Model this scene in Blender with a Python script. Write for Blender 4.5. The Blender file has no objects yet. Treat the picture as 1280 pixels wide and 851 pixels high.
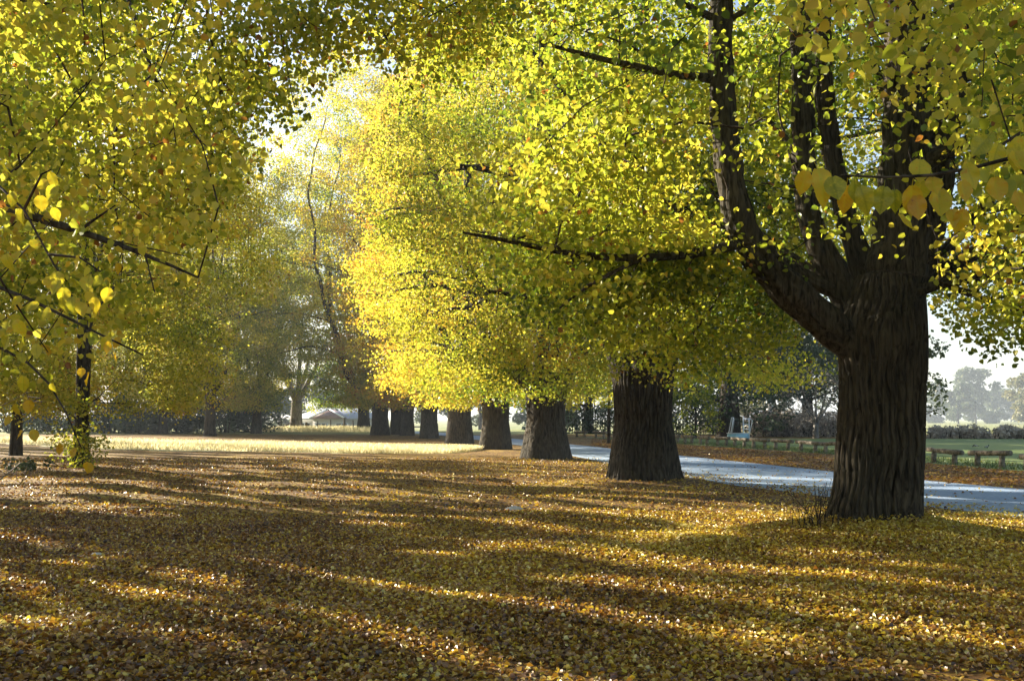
import bpy, math
import numpy as np
from mathutils import Vector

S = bpy.context.scene
COL = S.collection
R = math.radians

# ------------------------------------------------------------------ camera
FPX, CX, CY, HY = 1250.0, 640.0, 425.5, 522.0
EYE = 1.6
PITCH = math.atan((HY - CY) / FPX)
cam_d = bpy.data.cameras.new("camera")
cam_d.lens = 36 * FPX / 1280
cam_d.clip_end = 6000
cam_d.clip_start = 0.05
cam = bpy.data.objects.new("camera", cam_d)
cam.location = (0, 0, EYE)
cam.rotation_euler = (math.pi / 2 + PITCH, 0, 0)
COL.objects.link(cam)
S.camera = cam
_cp, _sp = math.cos(PITCH), math.sin(PITCH)


def ray(px, py):
    u, v = (px - CX) / FPX, (CY - py) / FPX
    return np.array([u, _cp - v * _sp, _sp + v * _cp])


def pt(px, py, Y):
    """world point seen at a photo pixel, Y metres down the avenue"""
    d = ray(px, py)
    return np.array([0, 0, EYE]) + d * (Y / d[1])


def proj(P):
    P = np.asarray(P) - np.array([0, 0, EYE])
    f = P[..., 1] * _cp + P[..., 2] * _sp
    up = -P[..., 1] * _sp + P[..., 2] * _cp
    f = np.where(f > 0.05, f, 0.05)
    return CX + P[..., 0] / f * FPX, CY - up / f * FPX, f


def ground_at(px, py):
    d = ray(px, py)
    t = -EYE / d[2]
    return np.array([d[0] * t, d[1] * t])


# ------------------------------------------------------------------ numpy helpers
def noise3(P, scale, seed, octaves=3):
    """smooth pseudo noise, about -1..1"""
    r = np.random.default_rng(seed)
    out = np.zeros(P.shape[0])
    amp, tot = 1.0, 0.0
    for o in range(octaves):
        for k in range(4):
            w = r.normal(size=3) / scale * (2 ** o) * 2.2
            out += amp * np.sin(P @ w + r.uniform(0, 6.28))
        tot += amp * 2
        amp *= 0.55
    return np.clip(out / tot, -1, 1)


def np_mesh(name, V, faces, mat, smooth=False, tint=None):
    """faces: list of int arrays (n,3) / (n,4)"""
    me = bpy.data.meshes.new(name)
    V = np.asarray(V, dtype=np.float32)
    me.vertices.add(len(V))
    me.vertices.foreach_set("co", V.ravel())
    faces = [np.asarray(f, dtype=np.int32) for f in faces if len(f)]
    idx = np.concatenate([f.ravel() for f in faces])
    cnt = np.concatenate([np.full(len(f), f.shape[1], dtype=np.int32) for f in faces])
    st = np.concatenate([[0], np.cumsum(cnt)[:-1]]).astype(np.int32)
    me.loops.add(len(idx))
    me.loops.foreach_set("vertex_index", idx)
    me.polygons.add(len(cnt))
    me.polygons.foreach_set("loop_start", st)
    me.polygons.foreach_set("loop_total", cnt)
    if smooth:
        me.polygons.foreach_set("use_smooth", np.ones(len(cnt), dtype=bool))
    if tint is not None:
        a = me.attributes.new("tint", 'FLOAT', 'POINT')
        a.data.foreach_set("value", np.asarray(tint, dtype=np.float32))
    me.update(calc_edges=True)
    if mat:
        me.materials.append(mat)
    return me


def link(name, me, parent=None, loc=(0, 0, 0)):
    o = bpy.data.objects.new(name, me)
    COL.objects.link(o)
    o.location = loc
    o.color = (0.5, 0.5, 0.5, 1)
    if parent:
        o.parent = parent
    return o


def tag(o, label=None, cat=None, group=None, kind=None):
    if label:
        o["label"] = label
    if cat:
        o["category"] = cat
    if group:
        o["group"] = group
    if kind:
        o["kind"] = kind
    return o


def empty(name, loc, rz=0):
    o = bpy.data.objects.new(name, None)
    COL.objects.link(o)
    o.location = loc
    o.rotation_euler = (0, 0, rz)
    o.empty_display_size = 0.3
    return o


def copy_tree(o, parent=None):
    c = o.copy()
    COL.objects.link(c)
    c.parent = parent
    for ch in list(o.children):
        copy_tree(ch, c)
    return c


class MB:
    """collects shapes into one mesh"""

    def __init__(self):
        self.V, self.F3, self.F4, self.n = [], [], [], 0

    def add(self, V, F4=None, F3=None):
        V = np.asarray(V, dtype=float)
        if F4 is not None and len(F4):
            self.F4.append(np.asarray(F4) + self.n)
        if F3 is not None and len(F3):
            self.F3.append(np.asarray(F3) + self.n)
        self.V.append(V)
        self.n += len(V)

    def box(self, c, s, rz=0, rx=0, ry=0):
        c = np.asarray(c, float)
        s = np.asarray(s, float) / 2
        sg = np.array([[-1, -1, -1], [1, -1, -1], [1, 1, -1], [-1, 1, -1], [-1, -1, 1], [1, -1, 1], [1, 1, 1], [-1, 1, 1]])
        V = sg * s
        if rx:
            a, b = math.cos(rx), math.sin(rx)
            V = V @ np.array([[1, 0, 0], [0, a, b], [0, -b, a]])
        if ry:
            a, b = math.cos(ry), math.sin(ry)
            V = V @ np.array([[a, 0, -b], [0, 1, 0], [b, 0, a]])
        if rz:
            a, b = math.cos(rz), math.sin(rz)
            V = V @ np.array([[a, b, 0], [-b, a, 0], [0, 0, 1]])
        self.add(V + c, [[0, 3, 2, 1], [4, 5, 6, 7], [0, 1, 5, 4], [1, 2, 6, 5], [2, 3, 7, 6], [3, 0, 4, 7]])

    def tube(self, P, r, n=8, cap=True, ridge=0.0, seed=0, flat=1.0):
        P = np.asarray(P, float)
        r = np.asarray(r, float) * np.ones(len(P))
        m = len(P)
        T = np.gradient(P, axis=0)
        T /= np.linalg.norm(T, axis=1)[:, None] + 1e-9
        ref = np.array([0.31, 0.92, 0.2]) if abs(T[0][2]) > 0.7 else np.array([0, 0, 1.0])
        N = np.zeros_like(P)
        u = ref
        for i in range(m):
            u = u - T[i] * (u @ T[i])
            u = u / (np.linalg.norm(u) + 1e-9)
            N[i] = u
        B = np.cross(T, N)
        th = np.linspace(0, 2 * np.pi, n, endpoint=False)
        rr = np.repeat(r[:, None], n, 1)
        if ridge:
            s = np.concatenate([[0], np.cumsum(np.linalg.norm(np.diff(P, axis=0), axis=1))])
            rr = rr * (1 + ridge * bark_ridge(th[None, :], s[:, None], seed, r.mean()))
        V = P[:, None, :] + rr[..., None] * (np.cos(th)[None, :, None] * N[:, None, :] + flat * np.sin(th)[None, :, None] * B[:, None, :])
        i = np.arange(m - 1)[:, None] * n
        j = np.arange(n)[None, :]
        k = (j + 1) % n
        F = np.stack([i + j, i + k, i + n + k, i + n + j], -1).reshape(-1, 4)
        V = V.reshape(-1, 3)
        F3 = None
        if cap:
            V = np.concatenate([V, P[:1], P[-1:]])
            jj = np.arange(n)
            kk = (jj + 1) % n
            F3 = np.concatenate([np.stack([kk, jj, np.full(n, m * n)], -1),
                                 np.stack([(m - 1) * n + jj, (m - 1) * n + kk, np.full(n, m * n + 1)], -1)])
        self.add(V, F, F3)

    def mesh(self, name, mat, smooth=False):
        return np_mesh(name, np.concatenate(self.V), [np.concatenate(f) for f in (self.F4, self.F3) if f], mat, smooth)

    def build(self, name, mat, parent=None, smooth=False, loc=(0, 0, 0)):
        return link(name, self.mesh(name, mat, smooth), parent, loc)


def bark_ridge(th, z, seed, rad):
    """furrowed bark: broad plates cut by narrow wandering valleys, -1..~.4"""
    k = max(7, int(rad * 58))
    w = 1.1 * np.sin(z * 1.7 + seed) + 0.7 * np.sin(z * 3.9 + 2 * th + seed * 1.3) + 0.45 * np.sin(z * 8.3 - 3 * th + seed)
    a = np.abs(np.sin(k * th / 2 * 1.0 + w + 0.8 * np.sin(3 * th + z * .9)))
    b = np.abs(np.sin(w * 1.7 + np.round(k * .81) * th / 2 + 1.0))
    v = np.minimum(a, 0.35 + b)
    cell = np.floor((k * th / 2 + w + 0.8 * np.sin(3 * th + z * .9)) / np.pi)
    v = v * np.where(np.abs(np.sin(z * 4.2 + 2.4 * cell + np.sin(z * 1.3 + cell))) < .13, .45, 1.0)
    return np.clip(v, 0, 0.6) / 0.6 * 1.3 - 1.0


# ------------------------------------------------------------------ materials
def new_mat(name):
    m = bpy.data.materials.new(name)
    m.use_nodes = True
    nt = m.node_tree
    nt.nodes.clear()
    out = nt.nodes.new("ShaderNodeOutputMaterial")
    return m, nt, out


def N(nt, t, **kw):
    n = nt.nodes.new(t)
    for k, v in kw.items():
        setattr(n, k, v)
    return n


def ramp(nt, stops, interp='LINEAR'):
    n = nt.nodes.new("ShaderNodeValToRGB")
    cr = n.color_ramp
    cr.interpolation = interp
    while len(cr.elements) < len(stops):
        cr.elements.new(0.5)
    for e, (p, c) in zip(cr.elements, stops):
        e.position = p
        e.color = (*c, 1)
    return n


def math_n(nt, op, a, b=None, c=None):
    n = nt.nodes.new("ShaderNodeMath")
    n.operation = op
    for i, x in enumerate((a, b, c)):
        if x is None:
            continue
        if isinstance(x, (int, float)):
            n.inputs[i].default_value = x
        else:
            nt.links.new(x, n.inputs[i])
    return n.outputs[0]


LEAF_STOPS = [(0.0, (0.025, 0.052, 0.008)), (0.22, (0.11, 0.17, 0.014)), (0.42, (0.30, 0.33, 0.022)),
              (0.62, (0.55, 0.48, 0.050)), (0.80, (0.57, 0.38, 0.030)), (0.93, (0.38, 0.16, 0.018)), (1.0, (0.12, 0.05, 0.015))]
BIG_STOPS = [(0.0, (0.04, 0.07, 0.008)), (0.3, (0.22, 0.24, 0.012)), (0.5, (0.46, 0.40, 0.02)), (0.7, (0.50, 0.31, 0.010)), (0.86, (0.44, 0.22, 0.008)), (1.0, (0.10, 0.04, 0.01))]


def leaf_mat(name, stops=LEAF_STOPS, trans=0.55, gloss=0.022, spots=False, rough=0.42):
    m, nt, out = new_mat(name)
    L = nt.links
    at = N(nt, "ShaderNodeAttribute", attribute_name="tint")
    oi = N(nt, "ShaderNodeObjectInfo")
    sep = N(nt, "ShaderNodeSeparateColor")
    L.new(oi.outputs["Color"], sep.inputs[0])
    v = math_n(nt, 'ADD', at.outputs["Fac"], math_n(nt, 'SUBTRACT', sep.outputs[0], 0.5))
    rp = ramp(nt, stops)
    if spots:
        tc = N(nt, "ShaderNodeTexCoord")
        nz = N(nt, "ShaderNodeTexNoise")
        nz.inputs["Scale"].default_value = 60
        nz.inputs["Detail"].default_value = 6
        L.new(tc.outputs["Object"], nz.inputs[0])
        sp = N(nt, "ShaderNodeMapRange")
        sp.inputs["From Min"].default_value = .60
        sp.inputs["From Max"].default_value = .72
        sp.inputs["To Max"].default_value = .16
        L.new(nz.outputs[0], sp.inputs[0])
        v = math_n(nt, 'ADD', math_n(nt, 'ADD', v, sp.outputs[0]), math_n(nt, 'MULTIPLY', math_n(nt, 'SUBTRACT', nz.outputs[0], .5), .25))
    L.new(v, rp.inputs[0])
    dif = N(nt, "ShaderNodeBsdfDiffuse")
    tr = N(nt, "ShaderNodeBsdfTranslucent")
    L.new(rp.outputs[0], dif.inputs[0])
    hs = N(nt, "ShaderNodeHueSaturation")
    hs.inputs["Saturation"].default_value = 1.0
    hs.inputs["Value"].default_value = 1.3
    L.new(rp.outputs[0], hs.inputs["Color"])
    L.new(hs.outputs[0], tr.inputs[0])
    mx = N(nt, "ShaderNodeMixShader")
    mx.inputs[0].default_value = trans
    L.new(dif.outputs[0], mx.inputs[1])
    L.new(tr.outputs[0], mx.inputs[2])
    gl = N(nt, "ShaderNodeBsdfGlossy")
    gl.inputs["Roughness"].default_value = rough
    gl.inputs[0].default_value = (0.9, 0.9, 0.9, 1)
    m2 = N(nt, "ShaderNodeMixShader")
    m2.inputs[0].default_value = gloss
    L.new(mx.outputs[0], m2.inputs[1])
    L.new(gl.outputs[0], m2.inputs[2])
    L.new(m2.outputs[0], out.inputs[0])
    return m


def principled(nt, out, rough=0.8, spec=0.2):
    b = N(nt, "ShaderNodeBsdfPrincipled")
    b.inputs["Roughness"].default_value = rough
    b.inputs["Specular IOR Level"].default_value = spec
    nt.links.new(b.outputs[0], out.inputs[0])
    return b


def bark_mat(name, dark, light, scale=9.0, stretch=0.14):
    m, nt, out = new_mat(name)
    L = nt.links
    b = principled(nt, out, 0.9, 0.12)
    tc = N(nt, "ShaderNodeTexCoord")
    mp = N(nt, "ShaderNodeMapping")
    mp.inputs["Scale"].default_value = (scale, scale, scale * stretch)
    L.new(tc.outputs["Object"], mp.inputs[0])
    n1 = N(nt, "ShaderNodeTexNoise")
    n1.inputs["Scale"].default_value = 1.6
    n1.inputs["Detail"].default_value = 5
    n1.inputs["Distortion"].default_value = 0.6
    L.new(mp.outputs[0], n1.inputs[0])
    n2 = N(nt, "ShaderNodeTexNoise")
    n2.inputs["Scale"].default_value = 1.3
    n2.inputs["Detail"].default_value = 4
    L.new(tc.outputs["Object"], n2.inputs[0])
    rp = ramp(nt, [(0.34, dark), (0.62, light)])
    L.new(n1.outputs[0], rp.inputs[0])
    mix = N(nt, "ShaderNodeMix", data_type='RGBA', blend_type='MULTIPLY')
    mix.inputs[0].default_value = 0.6
    r2 = ramp(nt, [(0.3, (0.55, 0.6, 0.5)), (0.7, (1.15, 1.05, 0.95))])
    L.new(n2.outputs[0], r2.inputs[0])
    L.new(rp.outputs[0], mix.inputs[6])
    L.new(r2.outputs[0], mix.inputs[7])
    L.new(mix.outputs[2], b.inputs["Base Color"])
    bp = N(nt, "ShaderNodeBump")
    bp.inputs["Strength"].default_value = 0.8
    bp.inputs["Distance"].default_value = 0.03
    L.new(n1.outputs[0], bp.inputs["Height"])
    L.new(bp.outputs[0], b.inputs["Normal"])
    return m


def plain(name, col, rough=0.7, var=0.25, scale=6.0, spec=0.3, metal=0.0):
    m, nt, out = new_mat(name)
    b = principled(nt, out, rough, spec)
    b.inputs["Metallic"].default_value = metal
    tc = N(nt, "ShaderNodeTexCoord")
    n = N(nt, "ShaderNodeTexNoise")
    n.inputs["Scale"].default_value = scale
    n.inputs["Detail"].default_value = 5
    nt.links.new(tc.outputs["Object"], n.inputs[0])
    c = np.array(col)
    rp = ramp(nt, [(0.3, tuple(c * (1 - var))), (0.7, tuple(np.minimum(c * (1 + var), 1)))])
    nt.links.new(n.outputs[0], rp.inputs[0])
    nt.links.new(rp.outputs[0], b.inputs["Base Color"])
    return m


M_LEAF = leaf_mat("yellow_leaf")
M_BIGLEAF = leaf_mat("spotted_yellow_leaf", BIG_STOPS, 0.45, spots=True)
M_BARK = bark_mat("furrowed_bark", (0.013, 0.011, 0.008), (0.080, 0.068, 0.050), 13)
M_TWIG = bark_mat("branch_bark", (0.018, 0.014, 0.011), (0.075, 0.058, 0.045), 14, 0.4)
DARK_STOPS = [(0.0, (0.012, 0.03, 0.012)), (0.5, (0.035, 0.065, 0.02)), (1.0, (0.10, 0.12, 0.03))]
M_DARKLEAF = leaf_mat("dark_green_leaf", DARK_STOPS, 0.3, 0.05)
GREY_STOPS = [(0.0, (0.16, 0.13, 0.10)), (0.5, (0.36, 0.30, 0.24)), (1.0, (0.55, 0.48, 0.36))]  # dry scrub tones, raised to stand for sun on the hedges
M_SCRUB = leaf_mat("dry_scrub_leaf", GREY_STOPS, 0.35, 0.03)
BLUE_STOPS = [(0.0, (0.04, 0.06, 0.04)), (0.5, (0.08, 0.11, 0.05)), (1.0, (0.22, 0.19, 0.06))]
M_FARLEAF = leaf_mat("far_tree_leaf", BLUE_STOPS, 0.35, 0.03)
LITTER_STOPS = [(0.0, (0.05, 0.020, 0.006)), (0.26, (0.20, 0.082, 0.011)), (0.46, (0.36, 0.19, 0.020)),
                (0.68, (0.56, 0.39, 0.025)), (0.88, (0.66, 0.53, 0.045)), (1.0, (0.74, 0.64, 0.26))]
M_LITTER = leaf_mat("fallen_leaf", LITTER_STOPS, 0.32, 0.085, rough=0.45)
STRAW_STOPS = [(0.0, (0.34, 0.30, 0.10)), (0.5, (0.62, 0.54, 0.28)), (1.0, (0.78, 0.72, 0.48))]  # dry blades, paled for the sunlight on the strip
M_STRAW = leaf_mat("dry_grass_blade", STRAW_STOPS, 0.35, 0.04)
GRASS_STOPS = [(0.0, (0.03, 0.06, 0.015)), (0.5, (0.07, 0.12, 0.025)), (1.0, (0.20, 0.22, 0.06))]
M_GRASS = leaf_mat("green_grass_blade", GRASS_STOPS, 0.35, 0.04)


# ground: matted leaf litter, turning to dry meadow far off
def ground_mat():
    m, nt, out = new_mat("leaf_litter_ground")
    L = nt.links
    b = principled(nt, out, 0.85, 0.2)
    tc = N(nt, "ShaderNodeTexCoord")
    nz = N(nt, "ShaderNodeTexNoise")
    nz.inputs["Scale"].default_value = 9
    L.new(tc.outputs["Object"], nz.inputs[0])
    vm = N(nt, "ShaderNodeVectorMath", operation='MULTIPLY_ADD')
    vm.inputs[1].default_value = (0.09, 0.09, 0.0)
    L.new(nz.outputs["Color"], vm.inputs[0])
    L.new(tc.outputs["Object"], vm.inputs[2])
    vo = N(nt, "ShaderNodeTexVoronoi")
    vo.inputs["Scale"].default_value = 13
    L.new(vm.outputs[0], vo.inputs["Vector"])
    sp = N(nt, "ShaderNodeSeparateColor")
    L.new(vo.outputs["Color"], sp.inputs[0])
    big = N(nt, "ShaderNodeTexNoise")
    big.inputs["Scale"].default_value = 0.32
    big.inputs["Detail"].default_value = 6
    L.new(tc.outputs["Object"], big.inputs[0])
    v = math_n(nt, 'ADD', math_n(nt, 'MULTIPLY', sp.outputs[0], 0.75), math_n(nt, 'MULTIPLY', math_n(nt, 'SUBTRACT', big.outputs[0], 0.42), 0.75))
    rp = ramp(nt, [(0.0, (0.035, 0.018, 0.010)), (0.25, (0.10, 0.05, 0.017)), (0.5, (0.21, 0.11, 0.026)), (0.72, (0.34, 0.22, 0.035)), (0.95, (0.48, 0.36, 0.06))])
    L.new(v, rp.inputs[0])
    # meadow beyond
    gn = N(nt, "ShaderNodeTexNoise")
    gn.inputs["Scale"].default_value = 0.22
    gn.inputs["Detail"].default_value = 8
    L.new(tc.outputs["Object"], gn.inputs[0])
    gr = ramp(nt, [(0.3, (0.10, 0.15, 0.04)), (0.5, (0.22, 0.24, 0.08)), (0.7, (0.40, 0.34, 0.17))])
    L.new(gn.outputs[0], gr.inputs[0])
    xyz = N(nt, "ShaderNodeSeparateXYZ")
    L.new(tc.outputs["Object"], xyz.inputs[0])
    yy = math_n(nt, 'ADD', xyz.outputs[1], math_n(nt, 'MULTIPLY', gn.outputs[0], 10))
    mr = N(nt, "ShaderNodeMapRange")
    mr.inputs["From Min"].default_value = 98
    mr.inputs["From Max"].default_value = 106
    L.new(yy, mr.inputs[0])
    mx = N(nt, "ShaderNodeMix", data_type='RGBA')
    L.new(mr.outputs[0], mx.inputs[0])
    L.new(rp.outputs[0], mx.inputs[6])
    L.new(gr.outputs[0], mx.inputs[7])
    L.new(mx.outputs[2], b.inputs["Base Color"])
    bp = N(nt, "ShaderNodeBump")
    bp.inputs["Strength"].default_value = 0.7
    bp.inputs["Distance"].default_value = 0.03
    hh = math_n(nt, 'ADD', vo.outputs["Distance"], sp.outputs[1])
    L.new(hh, bp.inputs["Height"])
    L.new(bp.outputs[0], b.inputs["Normal"])
    return m


def sheet_mat(name, stops, s1, s2, stretch=(1, 1, 1), rough=0.85, bump=0.4, w=0.5):
    m, nt, out = new_mat(name)
    L = nt.links
    b = principled(nt, out, rough, 0.25)
    tc = N(nt, "ShaderNodeTexCoord")
    mp = N(nt, "ShaderNodeMapping")
    mp.inputs["Scale"].default_value = stretch
    L.new(tc.outputs["Object"], mp.inputs[0])
    a = N(nt, "ShaderNodeTexNoise")
    a.inputs["Scale"].default_value = s1
    a.inputs["Detail"].default_value = 6
    L.new(mp.outputs[0], a.inputs[0])
    c = N(nt, "ShaderNodeTexNoise")
    c.inputs["Scale"].default_value = s2
    c.inputs["Detail"].default_value = 6
    L.new(tc.outputs["Object"], c.inputs[0])
    v = math_n(nt, 'ADD', math_n(nt, 'MULTIPLY', a.outputs[0], 1 - w), math_n(nt, 'MULTIPLY', c.outputs[0], w))
    rp = ramp(nt, stops)
    L.new(v, rp.inputs[0])
    L.new(rp.outputs[0], b.inputs["Base Color"])
    bp = N(nt, "ShaderNodeBump")
    bp.inputs["Strength"].default_value = bump
    bp.inputs["Distance"].default_value = 0.03
    L.new(c.outputs[0], bp.inputs["Height"])
    L.new(bp.outputs[0], b.inputs["Normal"])
    return m


M_GROUND = ground_mat()
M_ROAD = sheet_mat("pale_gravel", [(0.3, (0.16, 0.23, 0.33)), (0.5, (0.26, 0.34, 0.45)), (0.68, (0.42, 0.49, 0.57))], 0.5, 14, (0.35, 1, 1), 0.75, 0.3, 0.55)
M_FIELD = sheet_mat("mown_grass", [(0.3, (0.09, 0.13, 0.03)), (0.5, (0.15, 0.20, 0.05)), (0.72, (0.24, 0.27, 0.09))], 0.12, 3.0)
M_STRIP = sheet_mat("sunlit_bleached_grass", [(0.3, (0.34, 0.30, 0.13)), (0.5, (0.58, 0.52, 0.28)), (0.7, (0.70, 0.65, 0.42))], 0.4, 5.0)  # dry grass, its colour brightened to carry the sunlight on the strip

# ------------------------------------------------------------------ tree list (pixel of the base, distance)
Y1 = 14.2


def ground_xy(px, Y):
    return (px - CX) / FPX * Y * (1.0 / 1.0)


MOUNDS = []   # x, y, amplitude, radius


def gz(x, y):
    x = np.asarray(x, float)
    y = np.asarray(y, float)
    z = np.zeros(np.broadcast(x, y).shape)
    for mx, my, a, r in MOUNDS:
        d2 = ((x - mx) ** 2 + (y - my) ** 2) / (r * r)
        z = z + a * np.clip(1 - d2, 0, 1) ** 2
    # soft unevenness on the leaf covered lawn, none by the road
    lawn = np.clip((6.0 - 0.27 * (y - 16) - x) / 4.0, 0, 1) * np.clip((48 - y) / 15, 0, 1)
    z = z + lawn * (0.03 * np.sin(0.9 * x + 0.4 * y + 1) + 0.025 * np.sin(1.7 * y - 0.6 * x) + 0.015 * np.sin(2.3 * x + 3.1 * y))
    t = np.clip((y - 135) / 30, 0, 1)
    z = z - 1.6 * t * t * (3 - 2 * t)
    return z


X_ = lambda px, Y: (px - CX) / FPX * Y
T1 = np.array([X_(1093, Y1), Y1])
T2 = np.array([X_(803, 25.5), 25.5])
T3 = np.array([X_(682, 38.5), 38.5])
MOUNDS += [(T1[0], T1[1], 0.17, 2.6), (T2[0], T2[1], 0.09, 2.4), (T3[0], T3[1], 0.06, 2.4), (X_(108, 31), 31, 0.05, 2.0)]

# ------------------------------------------------------------------ ground
xs = np.unique(np.round(np.concatenate([-np.geomspace(14, 1500, 34)[::-1], np.arange(-14, 14.1, 0.22), np.geomspace(14, 1500, 34)]), 3))
ys = np.unique(np.round(np.concatenate([-np.geomspace(2, 400, 10)[::-1], np.arange(-2, 44, 0.22), np.geomspace(44, 2400, 60)]), 3))
GX, GY = np.meshgrid(xs, ys)
V = np.stack([GX.ravel(), GY.ravel(), gz(GX, GY).ravel()], -1)
nx, ny = len(xs), len(ys)
i, j = np.meshgrid(np.arange(nx - 1), np.arange(ny - 1))
a0 = (j * nx + i).ravel()
F = np.stack([a0, a0 + 1, a0 + nx + 1, a0 + nx], -1)
tag(link("ground", np_mesh("ground", V, [F], M_GROUND, True)), "lawn buried under brown and yellow fallen leaves", "ground", kind="structure")


def strip_sheet(name, left, right, n, m, z, mat, jag=0.25, seed=0, label=None, cat=None):
    """sheet between two polylines, edges broken up, resting on the ground"""
    r = np.random.default_rng(seed)

    def samp(poly):
        poly = np.asarray(poly, float)
        s = np.concatenate([[0], np.cumsum(np.linalg.norm(np.diff(poly, axis=0), axis=1))])
        # smooth by evaluating with dense linear then box filter
        t = np.linspace(0, s[-1], n)
        P = np.stack([np.interp(t, s, poly[:, k]) for k in (0, 1)], -1)
        for _ in range(int(n * 0.06)):
            P[1:-1] = 0.25 * P[:-2] + 0.5 * P[1:-1] + 0.25 * P[2:]
        return P
    A, B = samp(left), samp(right)
    D = (B - A)
    D /= np.linalg.norm(D, axis=1)[:, None]
    jl = np.convolve(r.normal(size=n + 8), np.ones(5) / 2.2, 'same')[4:-4] * jag
    jr = np.convolve(r.normal(size=n + 8), np.ones(5) / 2.2, 'same')[4:-4] * jag
    A = A + D * jl[:, None]
    B = B + D * jr[:, None]
    t = np.linspace(0, 1, m)[None, :, None]
    P = A[:, None, :] * (1 - t) + B[:, None, :] * t
    Z = gz(P[..., 0], P[..., 1]) + z
    V = np.concatenate([P, Z[..., None]], -1).reshape(-1, 3)
    i, j = np.meshgrid(np.arange(m - 1), np.arange(n - 1))
    a = (j * m + i).ravel()
    F = np.stack([a, a + 1, a + m + 1, a + m], -1)
    return tag(link(name, np_mesh(name, V, [F], mat, True)), label, cat, kind="structure")


g = ground_at
road_near = [(12.5, 2), (9.4, 11.0), g(1280, 647), g(1040, 621), g(860, 600), g(740, 575), g(655, 557.5), g(560, 545), g(470, 538)]
road_far = [(16.5, 6), (13.2, 16), g(1280, 612), g(1040, 590), g(860, 570.5), g(740, 558), g(645, 548.5), g(556, 541), g(466, 535.5)]
strip_sheet("road", road_near, road_far, 220, 14, 0.012, M_ROAD, 0.10, 3, "pale blue grey gravel drive curving behind the right tree row", "road")
field_near = [g(1500, 612), g(1264, 588), g(1051, 569), g(961, 562), g(900, 558), g(840, 554), g(760, 548.5), g(700, 545)]
field_far = [(75, 50), (62, 72), (45, 76), (29, 76.5), (21, 77), (14.5, 78), (9, 80), (5, 84)]
strip_sheet("playing_field", field_near, field_far, 160, 24, 0.010, M_FIELD, 0.18, 5, "mown green playing field beyond the log rails", "field")
st_near = [(-60, 84), (-40, 71.0), g(140, 562), g(300, 564), g(420, 566), g(500, 567), g(560, 566.5), g(600, 563)]
st_far = [(-60, 92), (-40, 82), g(140, 549.5), g(300, 552.5), g(420, 556.0), g(500, 557.8), g(560, 559), g(605, 561)]
strip_sheet("grass_strip", st_near, st_far, 160, 10, 0.008, M_STRIP, 0.5, 7, "strip of bleached dry grass, sunlight between the tree rows put into its pale colour", "grass")

# ------------------------------------------------------------------ leaves
T_NEAR_V = np.array([[0, 0, 0], [.22, .40, .10], [.62, .36, .11], [1, 0, -.06], [.62, -.36, .11], [.22, -.40, .10]])
T_NEAR_F = np.array([[0, 3, 2, 1], [0, 5, 4, 3]])
T_FAR_V = np.array([[0, 0, 0], [.45, .42, .07], [1, 0, -.03], [.45, -.42, .07]])
T_FAR_F = np.array([[0, 3, 2, 1]])


def leaf_mesh(name, P, axis, normal, size, tint, mat, near=True, curl=(0.2, 2.2)):
    """one leaf per point; axis runs base to tip"""
    tv, tf = (T_NEAR_V, T_NEAR_F) if near else (T_FAR_V, T_FAR_F)
    axis = axis / (np.linalg.norm(axis, axis=1)[:, None] + 1e-9)
    side = np.cross(normal, axis)
    side /= np.linalg.norm(side, axis=1)[:, None] + 1e-9
    nor = np.cross(axis, side)
    s = size[:, None, None]
    fr = np.random.default_rng(len(P)).uniform(curl[0], curl[1], len(P))
    V = P[:, None, :] + s * (tv[None, :, 0, None] * axis[:, None, :] + tv[None, :, 1, None] * side[:, None, :] + (tv[None, :, 2] * fr[:, None])[..., None] * nor[:, None, :])
    k = len(tv)
    F = (np.arange(len(P)) * k)[:, None, None] + tf[None]
    return np_mesh(name, V.reshape(-1, 3), [F.reshape(-1, 4)], mat, False, np.repeat(np.clip(tint, 0, 1), k))


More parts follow.
